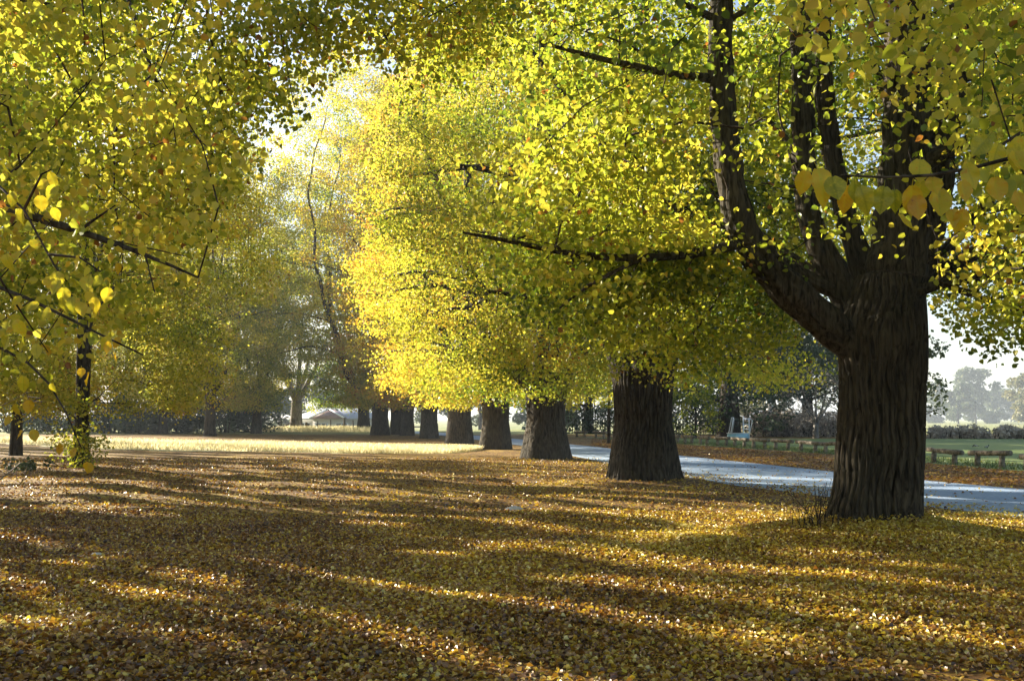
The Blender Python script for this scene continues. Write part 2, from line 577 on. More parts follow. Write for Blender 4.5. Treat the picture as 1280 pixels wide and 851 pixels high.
def big_leaves(name, P, axis, normal, size, tint, mat, r):
    """heart shaped leaves with a fold, a curl and toothed rims"""
    tk = np.array([0, .06, .16, .28, .42, .56, .70, .83, .93, 1.0])
    wk = np.array([.02, .16, .28, .35, .365, .33, .25, .14, .05, .0])
    t = np.concatenate([[-.26, -.14, -.02], np.linspace(0, 1, 27)])
    w = np.concatenate([[.010, .010, .014], np.interp(np.linspace(0, 1, 27), tk, wk)])
    for _ in range(2):
        w[4:-1] = .25 * w[3:-2] + .5 * w[4:-1] + .25 * w[5:]
    rows = []
    us = np.linspace(-1, 1, 11)
    for u in us:
        rows.append(np.stack([t - np.where(t > 0, .10 * abs(u) * np.exp(-np.clip(t, 0, 1) * 9), 0), u * w * (1 + .04 * np.sin(t * 85) * (abs(u) == 1))], -1))
    G = np.stack(rows, 1)
    m, k = len(t), len(us)
    vein = np.clip(np.cos((G[..., 0] * 1.0 - np.abs(G[..., 1]) * .75) * 2 * np.pi * 7.5), .6, 1) - .6
    tv_ = -.16 * vein - .08 * (np.abs(G[..., 1]) < .012)
    axis = axis / np.linalg.norm(axis, axis=1)[:, None]
    side = np.cross(normal, axis)
    side /= np.linalg.norm(side, axis=1)[:, None]
    nor = np.cross(axis, side)
    Vs = []
    for i in range(len(P)):
        fold, curl, roll = r.uniform(.1, .55), r.normal() * .35, r.normal() * .25
        x, y = G[..., 0], G[..., 1] * r.uniform(.85, 1.15)
        h = fold * np.abs(y) + curl * x * x + roll * x * y * 2 + .03 * np.sin(x * 14 + i) * np.abs(y) * 3 + .010 * np.clip(vein * 3, 0, 1)
        Vs.append(P[i] + size[i] * (x[..., None] * axis[i] + y[..., None] * side[i] + h[..., None] * nor[i]).reshape(-1, 3))
    a = (np.arange(m - 1)[:, None] * k + np.arange(k - 1)[None]).ravel()
    F = np.stack([a, a + 1, a + k + 1, a + k], -1)
    F = (np.arange(len(P)) * m * k)[:, None, None] + F[None]
    tt = np.repeat(tint, m * k) + np.tile(tv_.ravel(), len(P))
    return np_mesh(name, np.concatenate(Vs), [F.reshape(-1, 4)], mat, True, np.clip(tt, 0, 1))


def hang_dirs(n, r, droop=0.7):
    a = r.normal(size=(n, 3))
    a[:, 2] = a[:, 2] * 0.5 - droop
    nn = r.normal(size=(n, 3))
    nn[:, 2] += 0.5
    return a, nn


# ------------------------------------------------------------------ canopy gaps cut for sun streaks
# the sun is low on the left; leaves are removed so its streaks fall on chosen ground
SUN_AZ, SUN_EL = R(-53), R(21)
SH = np.array([-math.sin(SUN_AZ), -math.cos(SUN_AZ)])      # the way shadows fall
SN = np.array([-SH[1], SH[0]])
STREAKS = [(0, 620, 110, 628, 3), (0, 635, 230, 638, 3), (0, 600, 200, 606, 3), (70, 641, 200, 645, 3), (400, 605, 640, 631, 3.5), (260, 602, 480, 607, 2.5), (290, 612, 400, 618, 3), (430, 650, 525, 661, 3.5),
           (0, 706, 40, 709, 4), (60, 711, 135, 717, 4), (100, 702, 175, 704, 3), (130, 740, 260, 752, 5), (160, 751, 300, 763, 5), (210, 722, 310, 736, 6), (340, 755, 385, 757, 3), (0, 785, 110, 797, 9), (85, 770, 125, 776, 5), (0, 828, 60, 836, 6), (170, 800, 330, 818, 4),
           (510, 808, 585, 804, 5), (290, 818, 335, 821, 4), (590, 683, 645, 690, 3.5), (510, 690, 600, 697, 3), (560, 619, 780, 644, 4.5), (780, 644, 1004, 645, 4.5), (800, 676, 925, 667, 8), (594, 681, 700, 690, 3.5), (729, 694, 800, 701, 3), (740, 723, 845, 730, 4),
           (840, 742, 910, 745, 3), (982, 720, 1150, 733, 4.5), (925, 788, 1055, 806, 4.5), (987, 698, 1100, 692, 3), (1150, 653, 1215, 656, 4), (1240, 655, 1290, 653, 3), (1180, 668, 1290, 672, 3), (556, 801, 592, 808, 4), (640, 600, 760, 603, 3), (640, 655, 720, 664, 3.5), (660, 636, 760, 636, 3), (860, 655, 960, 652, 3), (1080, 705, 1200, 712, 3)]


def sun_gap(P):
    """True where a leaf at P would shade a chosen sun streak, so it is removed"""
    t = P[:, 2] / math.tan(SUN_EL)
    G = P[:, :2] + SH[None] * t[:, None]
    Q = np.concatenate([G, np.zeros((len(G), 1))], 1)
    x, y, f = proj(Q)
    front = G[:, 1] > 3.0
    lit = np.zeros(len(P), bool)
    wav = 1 + 0.5 * noise3(Q, 1.1, 61, 2)
    for x0, y0, x1, y1, h in STREAKS:
        u = np.clip((x - x0) / (x1 - x0 + 1e-6), -.2, 1.2)
        d = np.abs(y - (y0 + (y1 - y0) * u))
        lit |= (u > -.05) & (u < 1.05) & (d < h * wav * 1.15)
    a, nn = G @ SH, G @ SN
    q = noise3(np.stack([a / 6.5, nn / 0.5, 0 * a], -1), 1.0, 77, 3)
    thr = np.interp(G[:, 1], [5, 9, 14, 19, 26, 45, 60], [.66, .55, .42, .27, .15, .08, .0])
    thr = thr + np.where(G[:, 0] > 8.5, .1, 0)
    q = np.where(G[:, 0] > 8.2 - .27 * (G[:, 1] - 15.6), noise3(np.stack([a / 2.2, nn / 0.55, 0 * a], -1), 1.0, 79, 3), q)
    wide = noise3(np.stack([a / 10, nn / 1.7, 0 * a], -1), 1.0, 78, 2)
    lit |= np.where((G[:, 0] > 12) & (G[:, 1] > 27), wide > 0.05, q > thr)
    return lit & front & (G[:, 1] < 110)


# ------------------------------------------------------------------ trees
class Tree:
    def __init__(self, seed):
        self.r = np.random.default_rng(seed)
        self.P = np.zeros((60000, 3))
        self.par = np.full(60000, -1)
        self.er = np.zeros(60000)
        self.n = 0
        self.tips = []          # lists of node ids that carry leaves

    def chain(self, pts, rad, start=-1, step=0.4, wob=0.0):
        """explicit limb: pts list of points, radii; returns last node"""
        pts = np.asarray(pts, float)
        rad = np.asarray(rad, float) * np.ones(len(pts))
        s = np.concatenate([[0], np.cumsum(np.linalg.norm(np.diff(pts, axis=0), axis=1))])
        m = max(2, int(s[-1] / step) + 1)
        t = np.linspace(0, s[-1], m)
        # gentle smoothing through a Catmull-like refinement
        Q = np.stack([np.interp(t, s, pts[:, k]) for k in range(3)], -1)
        for _ in range(3):
            Q[1:-1] = 0.25 * Q[:-2] + 0.5 * Q[1:-1] + 0.25 * Q[2:]
        rr = np.interp(t, s, rad)
        if wob:
            ph = self.r.uniform(0, 6.28, 6)
            env = np.sin(np.pi * np.clip(np.linspace(0, 1.5, m), 0, 0.5))[:, None]
            Q = Q + env * wob * np.stack([np.sin(t / 1.7 + ph[0]) + .6 * np.sin(t / .8 + ph[1]), np.sin(t / 1.9 + ph[2]) + .6 * np.sin(t / .9 + ph[3]), .5 * np.sin(t / 1.5 + ph[4])], -1)
        p = start
        for q, w in zip(Q, rr):
            self.P[self.n] = q
            self.par[self.n] = p
            self.er[self.n] = w
            p = self.n
            self.n += 1
        return p

    def nearest(self, q):
        return int(np.argmin(((self.P[:self.n] - np.asarray(q)) ** 2).sum(1)))

    def grow(self, C, step=0.45, sag=0.06, up=0.25):
        C = np.asarray(C)
        nl = self.n
        self.dir = np.zeros_like(self.P)
        kk = np.arange(nl)[self.par[:nl] >= 0]
        self.dir[kk] = self.P[kk] - self.P[self.par[kk]]
        self.dir[kk] /= np.linalg.norm(self.dir[kk], axis=1)[:, None] + 1e-9
        d0 = np.min(((C[:, None, :] - self.P[None, :nl:2, :]) ** 2).sum(2), 1) if nl < 1600 else np.array([np.min(((self.P[:nl] - c) ** 2).sum(1)) for c in C])
        for c in C[np.argsort(d0)]:
            D = c - self.P[:self.n]
            d = np.sqrt((D ** 2).sum(1)) + 1e-6
            cost = d * (1 + up * np.clip(-D[:, 2] / d, 0, 1)) + (self.er[:self.n] > 0.3) * 0.5
            cosa = (D * self.dir[:self.n]).sum(1) / d
            cost = cost * (1 + 0.45 * np.clip(0.35 - cosa, 0, 1.35))
            k = int(np.argmin(cost))
            L = d[k]
            m = max(1, int(L / step))
            t = np.linspace(0, 1, m + 1)[1:]
            A = self.P[k]
            ctrl = (A + c) / 2 + np.array([0, 0, 0.10 * L]) + self.r.normal(size=3) * 0.07 * L
            Q = (1 - t)[:, None] ** 2 * A + 2 * (t * (1 - t))[:, None] * ctrl + (t ** 2)[:, None] * c
            Q = Q + self.r.normal(size=Q.shape) * 0.03
            p = k
            ids = []
            for q in Q:
                self.P[self.n] = q
                self.par[self.n] = p
                dv = q - self.P[p]
                self.dir[self.n] = dv / (np.linalg.norm(dv) + 1e-9)
                p = self.n
                ids.append(p)
                self.n += 1
            self.tips.append(ids)

    def radii(self, tip=0.006, e=2.35):
        n = self.n
        acc = np.zeros(n)
        rad = np.zeros(n)
        for k in range(n - 1, -1, -1):
            w = acc[k] if acc[k] > 0 else tip ** e
            rr = w ** (1 / e)
            if self.er[k] > 0:
                rr = self.er[k] if self.er[k] > 0.02 else max(self.er[k], min(rr, 0.016))
            rad[k] = rr
            if self.par[k] >= 0 and self.er[k] == 0:
                acc[self.par[k]] += w
        # twigs never thicker than 80 % of the limb they leave
        for k in range(n):
            p = self.par[k]
            if p >= 0 and self.er[k] == 0:
                rad[k] = min(rad[k], 0.8 * rad[p] if self.er[p] > 0 else rad[p])
                rad[k] = max(rad[k], 0.004)
        self.rad = rad
        return rad

    def tubes(self, thick, mb_thick, mb_thin, seed=0, fine=False):
        n = self.n
        rad = self.rad
        best = np.full(n, -1)
        for k in range(n):
            p = self.par[k]
            if p >= 0:
                same = (self.er[k] > 0) == (self.er[p] > 0)
                if same and (best[p] < 0 or rad[k] > rad[best[p]]):
                    best[p] = k
        done = np.zeros(n, bool)
        for k in range(n):
            p = self.par[k]
            if done[k] or (p >= 0 and best[p] == k):
                continue
            ids = [k]
            while best[ids[-1]] >= 0:
                ids.append(best[ids[-1]])
            done[ids] = True
            pts = self.P[ids]
            rr = rad[ids]
            if p >= 0:
                pts = np.concatenate([self.P[p:p + 1], pts])
                rr = np.concatenate([[min(rr[0] * 1.05, rad[p])], rr])
            if len(pts) < 2:
                continue
            # resample is not needed for thin ones
            if rr.max() > thick:
                if fine:
                    s = np.arange(len(pts))
                    t = np.linspace(0, len(pts) - 1, (len(pts) - 1) * 3 + 1)
                    pts = np.stack([np.interp(t, s, pts[:, q]) for q in range(3)], -1)
                    for _ in range(2):
                        pts[1:-1] = 0.25 * pts[:-2] + 0.5 * pts[1:-1] + 0.25 * pts[2:]
                    rr = np.interp(t, s, rr)
                    rr = rr * (1 + 0.05 * np.sin(np.arange(len(rr)) * 0.9 + k))
                    mb_thick.tube(pts, rr, 44, True, 0.17, k)
                else:
                    mb_thick.tube(pts, rr, 10, True)
            else:
                mb_thin.tube(pts, rr, 4 if rr.max() < 0.02 else 6, False)


def crown_leaves(tree, per, size, spread, r, base_tint, near, name, thin=None, size_up=None, back=3, hang=0.7, vary=0.13, patch=0.21):
    Ps, tip_id = [], []
    for q, ids in enumerate(tree.tips):
        ids = ids[-back:]
        m = int(per * r.uniform(0.55, 1.4))
        pick = tree.P[np.asarray(ids)[r.integers(0, len(ids), m)]]
        off = r.normal(size=(m, 3)) * np.array([spread * 1.1, spread * 1.1, spread * 0.5])
        off[:, 2] -= 0.10
        Ps.append(pick + off)
        tip_id.append(np.full(m, q))
    P = np.concatenate(Ps)
    tip_id = np.concatenate(tip_id)
    if thin is not None:
        k = r.random(len(P)) < thin(P)
        P, tip_id = P[k], tip_id[k]
    ax, nn = hang_dirs(len(P), r, hang)
    sz = size * r.uniform(0.65, 1.25, len(P))
    if size_up is not None:
        k = r.random(len(P)) < np.where(P[:, 2] > size_up, 0.45, 1.0)
        P, tip_id, ax, nn, sz = P[k], tip_id[k], ax[k], nn[k], sz[k]
        sz = np.where(P[:, 2] > size_up, sz * 1.7, sz)
    ct = r.normal(size=len(tree.tips)) * 0.07
    tint = base_tint + ct[tip_id] + patch * noise3(P, 2.6, int(r.integers(1e6))) + r.normal(size=len(P)) * vary * 0.6
    odd = r.random(len(P))
    tint = np.where(odd < 0.015, 0.97, tint)
    tint = np.clip(tint, 0.03, 0.92 + 0.08 * (odd < 0.015))
    return leaf_mesh(name, P, ax, nn, sz, tint, M_LEAF, near)


def trunk_shape(mb, prof, nseg, rows, seed, depth=0.05, flare=0.28, lobes=6, flare_h=0.5):
    """prof: rows of z, cx, cy, r"""
    prof = np.asarray(prof, float)
    z = np.linspace(prof[0, 0], prof[-1, 0], rows)
    cx, cy, rr = (np.interp(z, prof[:, 0], prof[:, k]) for k in (1, 2, 3))
    for _ in range(4):
        for q in (cx, cy, rr):
            q[1:-1] = 0.25 * q[:-2] + 0.5 * q[1:-1] + 0.25 * q[2:]
    th = np.linspace(0, 2 * np.pi, nseg, endpoint=False)
    TH, Z = np.meshgrid(th, z)
    fl = np.exp(-np.clip(Z - prof[0, 0], 0, None) / flare_h)
    big = 1 + 0.035 * np.sin(3 * TH + Z * 0.6 + seed) + 0.025 * np.sin(5 * TH - Z * 1.1 + 2 * seed) + 0.02 * np.sin(2 * TH + Z * 2.2)
    lob = 1 + flare * fl * (0.25 + 0.75 * np.clip(np.cos(lobes * TH + seed + 0.5 * np.sin(TH * 2)), 0, 1) ** 1.3)
    R_ = rr[:, None] * big * lob + depth * bark_ridge(TH, Z, seed, rr.mean())
    V = np.stack([cx[:, None] + R_ * np.cos(TH), cy[:, None] + R_ * np.sin(TH), Z], -1)
    i = np.arange(rows - 1)[:, None] * nseg
    j = np.arange(nseg)[None, :]
    k = (j + 1) % nseg
    F = np.stack([i + j, i + k, i + nseg + k, i + nseg + j], -1).reshape(-1, 4)
    V = V.reshape(-1, 3)
    top = np.array([[cx[-1], cy[-1], z[-1] + rr[-1] * 0.35]])
    V = np.concatenate([V, top])
    jj = np.arange(nseg)
    F3 = np.stack([(rows - 1) * nseg + jj, (rows - 1) * nseg + (jj + 1) % nseg, np.full(nseg, len(V) - 1)], -1)
    mb.add(V, F, F3)


def crown_points(r, n, z0, z1, Rm, cx=0, cy=0, low=0.72, inner=0.3, p=0.62, skew=1.0, hs=2.5, hol=0.07, topw=False):
    """cluster centres in a lumpy rounded crown, more of them near the surface"""
    out = []
    hseed = int(r.integers(1e6))
    while len(out) < n:
        m = n * 3
        t = r.random(m) ** skew
        ang = r.uniform(0, 2 * np.pi, m)
        Rt = Rm * np.sin(np.pi * (t * 0.80 + 0.17)) ** p
        if topw:        # broad high up, narrow below
            Rt = Rm * (0.40 + 0.60 * np.sin(np.pi / 2 * np.clip(t / .55, 0, 1))) * (1 - .5 * np.clip((t - .75) / .25, 0, 1) ** 2)
        Rt = Rt * np.where(t < 0.1, low + (1 - low) * t / 0.1, 1)
        rad = Rt * np.sqrt(r.uniform(inner ** 2, 1, m))
        Q = np.stack([cx + rad * np.cos(ang), cy + rad * np.sin(ang), z0 + (z1 - z0) * t], -1)
        lump = noise3(Q * [.8, .8, 1.5], hs, hseed, 2)
        # weight by the width there, cut hollows out
        keep = (r.random(m) < (Rt / Rm) ** 1.5) & (lump > hol - 0.25 * r.random(m) ** 2)
        out += list(Q[keep])
    return np.array(out[:n])


def scaffold(tree, r, base, h, rt, nl, z1, Rm, start):
    """limbs rising from the trunk head"""
    for q in range(nl):
        a = 2 * np.pi * (q + r.uniform(-0.3, 0.3)) / nl
        lean = r.uniform(0.30, 0.75) if q else 0.1
        L = (z1 - h) * r.uniform(0.72, 0.9)
        d = np.array([math.cos(a), math.sin(a), 0])
        b = np.array([base[0], base[1], h - 0.5])
        p1 = b + d * rt * 0.45
        p2 = b + d * (Rm * 0.22 * lean / 0.5) + np.array([0, 0, 1.5])
        p3 = b + d * (Rm * 0.42 * lean / 0.5) + np.array([0, 0, 0.35 * L]) + r.normal(size=3) * 0.3
        p4 = b + d * (Rm * 0.50 * lean / 0.5) + np.array([0, 0, 0.7 * L]) + r.normal(size=3) * 0.4
        p5 = b + d * (Rm * 0.42 * lean / 0.5) + np.array([0, 0, L]) + r.normal(size=3) * 0.5
        w = rt * r.uniform(0.30, 0.42)
        end = tree.chain([p1, p2, p3, p4, p5], [w, w * 0.85, w * 0.6, w * 0.35, w * 0.12], start, 0.4, 0.16)
        # side limbs low down, spreading
        for z in (0.18, 0.32, 0.5):
            aa = a + r.uniform(-0.9, 0.9)
            s = tree.nearest(b + (p4 - b) * z * 1.3)
            c = tree.P[s]
            dd = np.array([math.cos(aa), math.sin(aa), 0])
            LL = Rm * r.uniform(0.45, 0.7)
            tree.chain([c, c + dd * LL * 0.5 + np.array([0, 0, 0.12 * LL]), c + dd * LL + np.array([0, 0, r.uniform(-0.02, 0.25) * LL])],
                       [w * 0.4, w * 0.27, w * 0.1], s, 0.4, 0.10)


def proto_tree(seed, rt, h, z0, z1, Rm, ncl, per, size, spread, tint, near=False, nl=6, nseg=40, rows=26, lean=0.0, waist=0.0, skew=1.0, low=0.72, size_up=None, patch=0.20, ccx=0.0, cp=0.62, at=None, gap_from=0.0, hol=0.07, topw=False):
    """returns meshes (trunk, branches, crown) for a tree standing at the origin"""
    r = np.random.default_rng(seed)
    t = Tree(seed)
    top = np.array([lean * h, 0.0])
    end = t.chain([(0, 0, -0.3), (top[0] * .5, 0, h * .5), (top[0], top[1], h - 0.4)], [rt, rt * .9, rt * .9])
    scaffold(t, r, top, h, rt, nl, z1, Rm, end)
    C = crown_points(r, ncl, z0, z1, Rm, top[0] + ccx, top[1], low, p=cp, skew=skew, hol=hol, topw=topw)
    t.grow(C)
    t.radii()
    mbt, mbb = MB(), MB()
    trunk_shape(mbt, [(-0.25, 0, 0, rt * 1.12), (0.3, 0, 0, rt * 1.02), (h * .45, top[0] * .5, 0, rt * (0.9 - waist)), (h * .8, top[0] * .8, 0, rt * 0.93), (h, top[0], 0, rt * 1.06)],
                nseg, rows, seed, rt * 0.06, 0.17)
    # skip the guide chain of the trunk itself: zero its radius
    guide = np.arange(end + 1)
    t.rad[guide] = np.minimum(t.rad[guide], rt * 0.5)
    t.tubes(0.055, mbt, mbb, seed)
    th = None
    if at is not None:
        O = np.array([at[0], at[1], 0.0])

        def th(P):
            return np.where(sun_gap(P * [1, 1, at[2] if len(at) > 2 else 1] + O) & (P[:, 2] > gap_from), 0.0, 1.0)
    lv = crown_leaves(t, per, size, spread, r, tint, near, "crown", th, size_up=size_up, patch=patch)
    return mbt.mesh("trunk", M_BARK, True), mbb.mesh("branches", M_TWIG, True), lv


def place(meshes, name, loc, rz, label, cat="tree", group=None, scale=1.0, shift=0.0, sz=None):
    e = empty(name, loc, rz)
    e.scale = (scale, scale, sz if sz else scale)
    for nm, me in zip(("trunk", "branches", "crown"), meshes):
        o = link(nm, me, e)
        o.color = (0.5 + shift, 0.5, 0.5, 1)
    return tag(e, label, cat, group)


RIGHT = "old furrowed trees of the right avenue row"
LEFT = "trees on the left side of the lawn"
BACK = "trees in the background wood on the left"

# ---- nearest right tree, limbs laid out as in the photograph
def build_first():
    r = np.random.default_rng(41)
    t = Tree(41)
    e = empty("avenue_tree", (T1[0], T1[1], 0.0))
    O = np.array([T1[0], T1[1], 0.0])
    mpp = Y1 / FPX

    def L(pts, start=None):
        Q = np.array([pt(a, b, Y1 + d) for a, b, d, w in pts]) - O
        W = [w for *_, w in pts]
        s = -1 if start is None else t.nearest(Q[0])
        return t.chain(Q, W, s, 0.3, 0.35 * min(W[0], 0.16))
    L([(1098, 640, 0, .3), (1102, 500, 0, .3), (1104, 400, 0, .3)])
    L([(1090, 450, 0, .26), (1050, 420, -.1, .27), (1003, 374, -.3, .245), (962, 338, -.5, .235), (930, 300, -.6, .21), (914, 240, -.6, .19), (906, 150, -.5, .18), (900, 60, -.4, .165), (902, -60, -.3, .15), (897, -250, 0, .1), (885, -480, .2, .04)], 1)
    L([(930, 303, -.6, .075), (872, 318, -1.1, .06), (800, 325, -1.5, .05), (720, 322, -1.9, .04), (650, 305, -2.2, .03), (580, 292, -2.5, .016)], 1)
    L([(800, 325, -1.5, .03), (740, 350, -2.0, .024), (700, 385, -2.3, .012)], 1)
    L([(902, 100, -.4, .07), (840, 95, -.9, .055), (760, 76, -1.5, .04), (672, 52, -2.0, .018)], 1)
    L([(840, 95, -.9, .03), (790, 50, -1.1, .022), (730, 40, -1.3, .010)], 1)
    L([(902, 28, -.4, .06), (862, 12, -.7, .045), (800, -30, -1.2, .03)], 1)
    L([(905, 30, -.4, .05), (950, 10, -.8, .035), (985, -40, -1.2, .02)], 1)
    L([(1095, 420, .3, .28), (1044, 350, .3, .21), (1012, 280, .4, .17), (1000, 200, .5, .165), (994, 100, .5, .16), (990, 0, .5, .15), (985, -200, .6, .1), (970, -420, .8, .04)], 1)
    L([(1104, 390, .4, .25), (1062, 300, .6, .165), (1042, 220, .7, .15), (1036, 120, .8, .14), (1034, 0, .8, .125), (1030, -220, 1.0, .07), (1040, -420, 1, .03)], 1)
    L([(1108, 420, 0, .36), (1122, 340, 0, .40), (1130, 270, .0, .38), (1132, 200, 0, .345), (1132, 120, 0, .315), (1132, 40, 0, .29), (1126, -80, 0, .25), (1120, -300, 0, .18), (1110, -620, 0, .06)], 1)
    L([(1118, 390, .1, .3), (1160, 290, .2, .25), (1182, 200, .3, .235), (1195, 130, .4, .22), (1202, 60, .5, .20), (1212, -100, .7, .15), (1225, -360, 1.0, .06)], 1)
    L([(1135, 368, -.3, .10), (1165, 353, -.4, .075), (1212, 349, -.6, .06), (1268, 348, -.9, .045), (1345, 328, -1.2, .02)], 1)
    L([(1165, 200, -.2, .12), (1195, 182, -.4, .095), (1235, 168, -.6, .08), (1285, 148, -.8, .06), (1370, 118, -1.0, .03)], 1)
    L([(1180, 330, .2, .05), (1230, 322, .3, .035), (1290, 300, .4, .02)], 1)
    L([(1185, 358, -.5, .035), (1235, 385, -.8, .025), (1290, 360, -1.2, .012)], 1)
    L([(1000, 200, .4, .07), (960, 150, 1.4, .05), (900, 120, 2.4, .03)], 1)
    L([(1132, 180, .2, .10), (1100, 120, 1.4, .07), (1080, 40, 2.6, .04)], 1)
    nl_ = t.n
    for _ in range(110):     # fine bare shoots along the limbs
        k = int(r.integers(16, nl_))
        if not (2.6 < t.P[k][2] < 9.0):
            continue
        b = t.P[k].copy()
        d = r.normal(size=3)
        d[2] = abs(d[2]) * .6
        d /= np.linalg.norm(d)
        LL = r.uniform(.4, 1.7)
        t.chain([b, b + d * LL * .5 + r.normal(size=3) * .06, b + d * LL + [0, 0, -.1 * LL]], [.016, .010, .004], k, .2, .03)
    for a in np.linspace(0.2, 2.9, 7):     # limbs on the far side of the head
        d = np.array([math.cos(a), math.sin(a), 0])
        b = np.array([0.1, 0.1, 3.1])
        t.chain([b, b + d * 1.6 + [0, 0, .9], b + d * 3.6 + [0, 0, 2.2], b + d * 5.2 + [0, 0, 4.5]], [.12, .10, .07, .025], t.nearest(b))
    # crown clusters; z up to what matters densely, the rest sparser
    C = crown_points(r, 1900, 2.5, 9.5, 7.6, 0, 0, 0.85, 0.22)
    C2 = crown_points(r, 330, 9.0, 21, 6.6, 0, 0, 1.0, 0.2)
    along = []
    for _ in range(90):      # sprays hanging from the long side limb
        q = pt(r.uniform(590, 900), r.uniform(290, 350), Y1 - r.uniform(0.0, 1.2)) - O
        along.append(q)
    C = np.concatenate([C, C2, np.array(along)])
    px, py, f = proj(C + O)
    yb = np.interp(px, [480, 560, 640, 700, 780, 850, 920, 985, 1020, 1060, 1140, 1165, 1200, 1240, 1290, 1400],
                   [250, 320, 375, 400, 420, 455, 440, 420, 350, 300, 300, 360, 405, 425, 430, 430])
    # crown does not come far out to the left on this side, and limbs stay in view
    front = C[:, 1] < -0.8
    keep = (py < yb) & ~((px < 640 + 60 * r.random(len(C))) & (py > 40) & (C[:, 2] < 9))
    keep &= ~(front & (px > 870) & (px < 1215) & (py > -60) & (r.random(len(C)) < 0.82))
    keep &= ~((px > 1165) & (py > 150) & (r.random(len(C)) < 0.25))
    keep &= f > 5.2
    C = C[keep]
    t.grow(C)
    t.radii()
    mbt, mbb = MB(), MB()
    rows = [(652, 1030, 1154), (640, 1036, 1149), (620, 1042, 1149), (600, 1046, 1149.5), (550, 1049, 1151), (500, 1051, 1153), (460, 1050, 1157), (430, 1048, 1158), (400, 1053, 1157), (370, 1064, 1155), (345, 1072, 1148)]
    prof = []
    for py_, xl, xr in rows:
        p = pt((xl + xr) / 2, py_, Y1) - O
        prof.append((p[2], p[0], 0, (xr - xl) / 2 * mpp * 0.97))
    prof.insert(0, (prof[0][0] - 0.3, prof[0][1], 0, prof[0][3] * 1.02))
    trunk_shape(mbt, prof, 320, 130, 41, 0.040, 0.10, 7, 0.35)
    t.rad[:14] = np.minimum(t.rad[:14], 0.25)
    t.tubes(0.05, mbt, mbb, 41, True)
    mbt.build("trunk", M_BARK, e, True)
    mbb.build("branches", M_TWIG, e, True)

    def thin(P):
        x, y, f = proj(P + O)
        yb = np.interp(x, [480, 560, 640, 700, 780, 850, 920, 985, 1020, 1060, 1140, 1165, 1200, 1240, 1290, 1400],
                       [300, 350, 400, 425, 450, 492, 480, 445, 400, 330, 330, 390, 440, 455, 458, 458])
        k = np.where((y < yb) & (f > 4.5), 1.0, 0.0)
        # the big limbs carry few leaves on their camera side
        for lx_, ly_, hw in LIMBS:
            cx_ = np.interp(y, ly_, lx_)
            k = np.where((np.abs(x - cx_) < hw) & (P[:, 1] < 0.3) & (y > -40) & (y < 430), k * 0.30, k)
        for lx_, ly_, hw, dy in SIDE:
            k = np.where((np.abs(y - np.interp(x, lx_, ly_)) < hw) & (x > lx_[0] - 10) & (x < lx_[-1]) & (P[:, 1] < dy), k * 0.22, k)
        return k
    SIDE = [([580, 650, 720, 800, 870, 920], [292, 305, 322, 325, 318, 303], 13, -.9), ([672, 760, 840, 902], [52, 76, 95, 100], 12, -.6), ([700, 740, 800], [385, 350, 325], 9, -1.4)]
    LIMBS = [([902, 900, 906, 914, 930, 962, 1003, 1050], [-60, 60, 150, 240, 300, 338, 374, 420], 24), ([990, 994, 1000, 1012, 1044, 1095], [0, 100, 200, 280, 350, 420], 17),
             ([1034, 1036, 1042, 1062, 1104], [0, 120, 220, 300, 390], 15), ([1132, 1132, 1132, 1122, 1108], [-40, 120, 200, 340, 420], 34), ([1205, 1195, 1182, 1160, 1118], [-40, 130, 200, 290, 390], 26)]
    lv = crown_leaves(t, 125, 0.074, 0.33, r, 0.38, True, "crown", thin, 9.3)
    link("crown", lv, e)
    tag(e, "thick dark trunk nearest on the right, forking into several upright limbs beside the drive", "tree", RIGHT)
    return e


build_first()


def tree_at(meshes, px, Y, rz, label, group, scale=1.0, shift=0.0, name="avenue_tree", sz=None, z=None):
    x = X_(px, Y)
    zz = float(gz(x, Y)) - 0.02 if z is None else z
    return place(meshes, name, (x, Y, zz), rz, label, "tree", group, scale, shift, sz)


# ---- the rest of the right row
def row_tree(px, Y, label, seed, rt, h, z0, H, Rm, ncl, per, size, spread, tint, near=False, seg=48, rows=30, shift=0.0, gap_from=8.0, nl=7, skew=1.15, low=0.95, waist=0.03, group=RIGHT, name="avenue_tree", ccx=0.0, cp=0.62, hol=0.07, top=False):
    m = proto_tree(seed, rt, h, z0, H, Rm, ncl, per, size, spread, tint, near, nl, seg, rows, 0.0, waist + .02, skew, low, ccx=ccx, cp=cp, at=(X_(px, Y), Y), gap_from=gap_from, hol=hol, topw=top)
    return tree_at(m, px, Y, 0.0, label, group, 1.0, shift, name)


row_tree(803, 25.5, "second furrowed trunk in the right row, fluted and flaring wide at its top", 7, 0.83, 3.05, 2.55, 16, 6.7, 950, 120, 0.078, 0.36, 0.42, True, 260, 90, gap_from=0.0)
row_tree(682, 38.5, "third trunk in the right row, dark and pinched at the waist under yellow leaves", 19, 0.86, 3.15, 2.5, 20, 6.7, 850, 110, 0.105, 0.40, 0.45, False, 120, 60, waist=0.06)
row_tree(620, 51.5, "fourth trunk in the right row, its left side warmly lit by the sun", 23, 0.78, 3.2, 2.5, 23, 7.2, 850, 105, 0.14, 0.44, 0.60, False, 90, 40)
row_tree(575, 62.0, "fifth trunk in the right row under bright yellow low boughs", 29, 0.82, 3.6, 2.9, 26, 7.4, 850, 105, 0.15, 0.46, 0.66, False, 80, 40)
row_tree(537, 78, "grey green trunk standing just left of the fifth, half behind it", 59, 0.72, 3.4, 2.8, 30, 7.2, 850, 100, 0.17, 0.50, 0.66)
row_tree(510, 90, "narrow dim trunk in the middle of the far cluster of row trunks", 67, 0.62, 3.6, 2.8, 34, 7.2, 900, 100, 0.19, 0.52, 0.70)
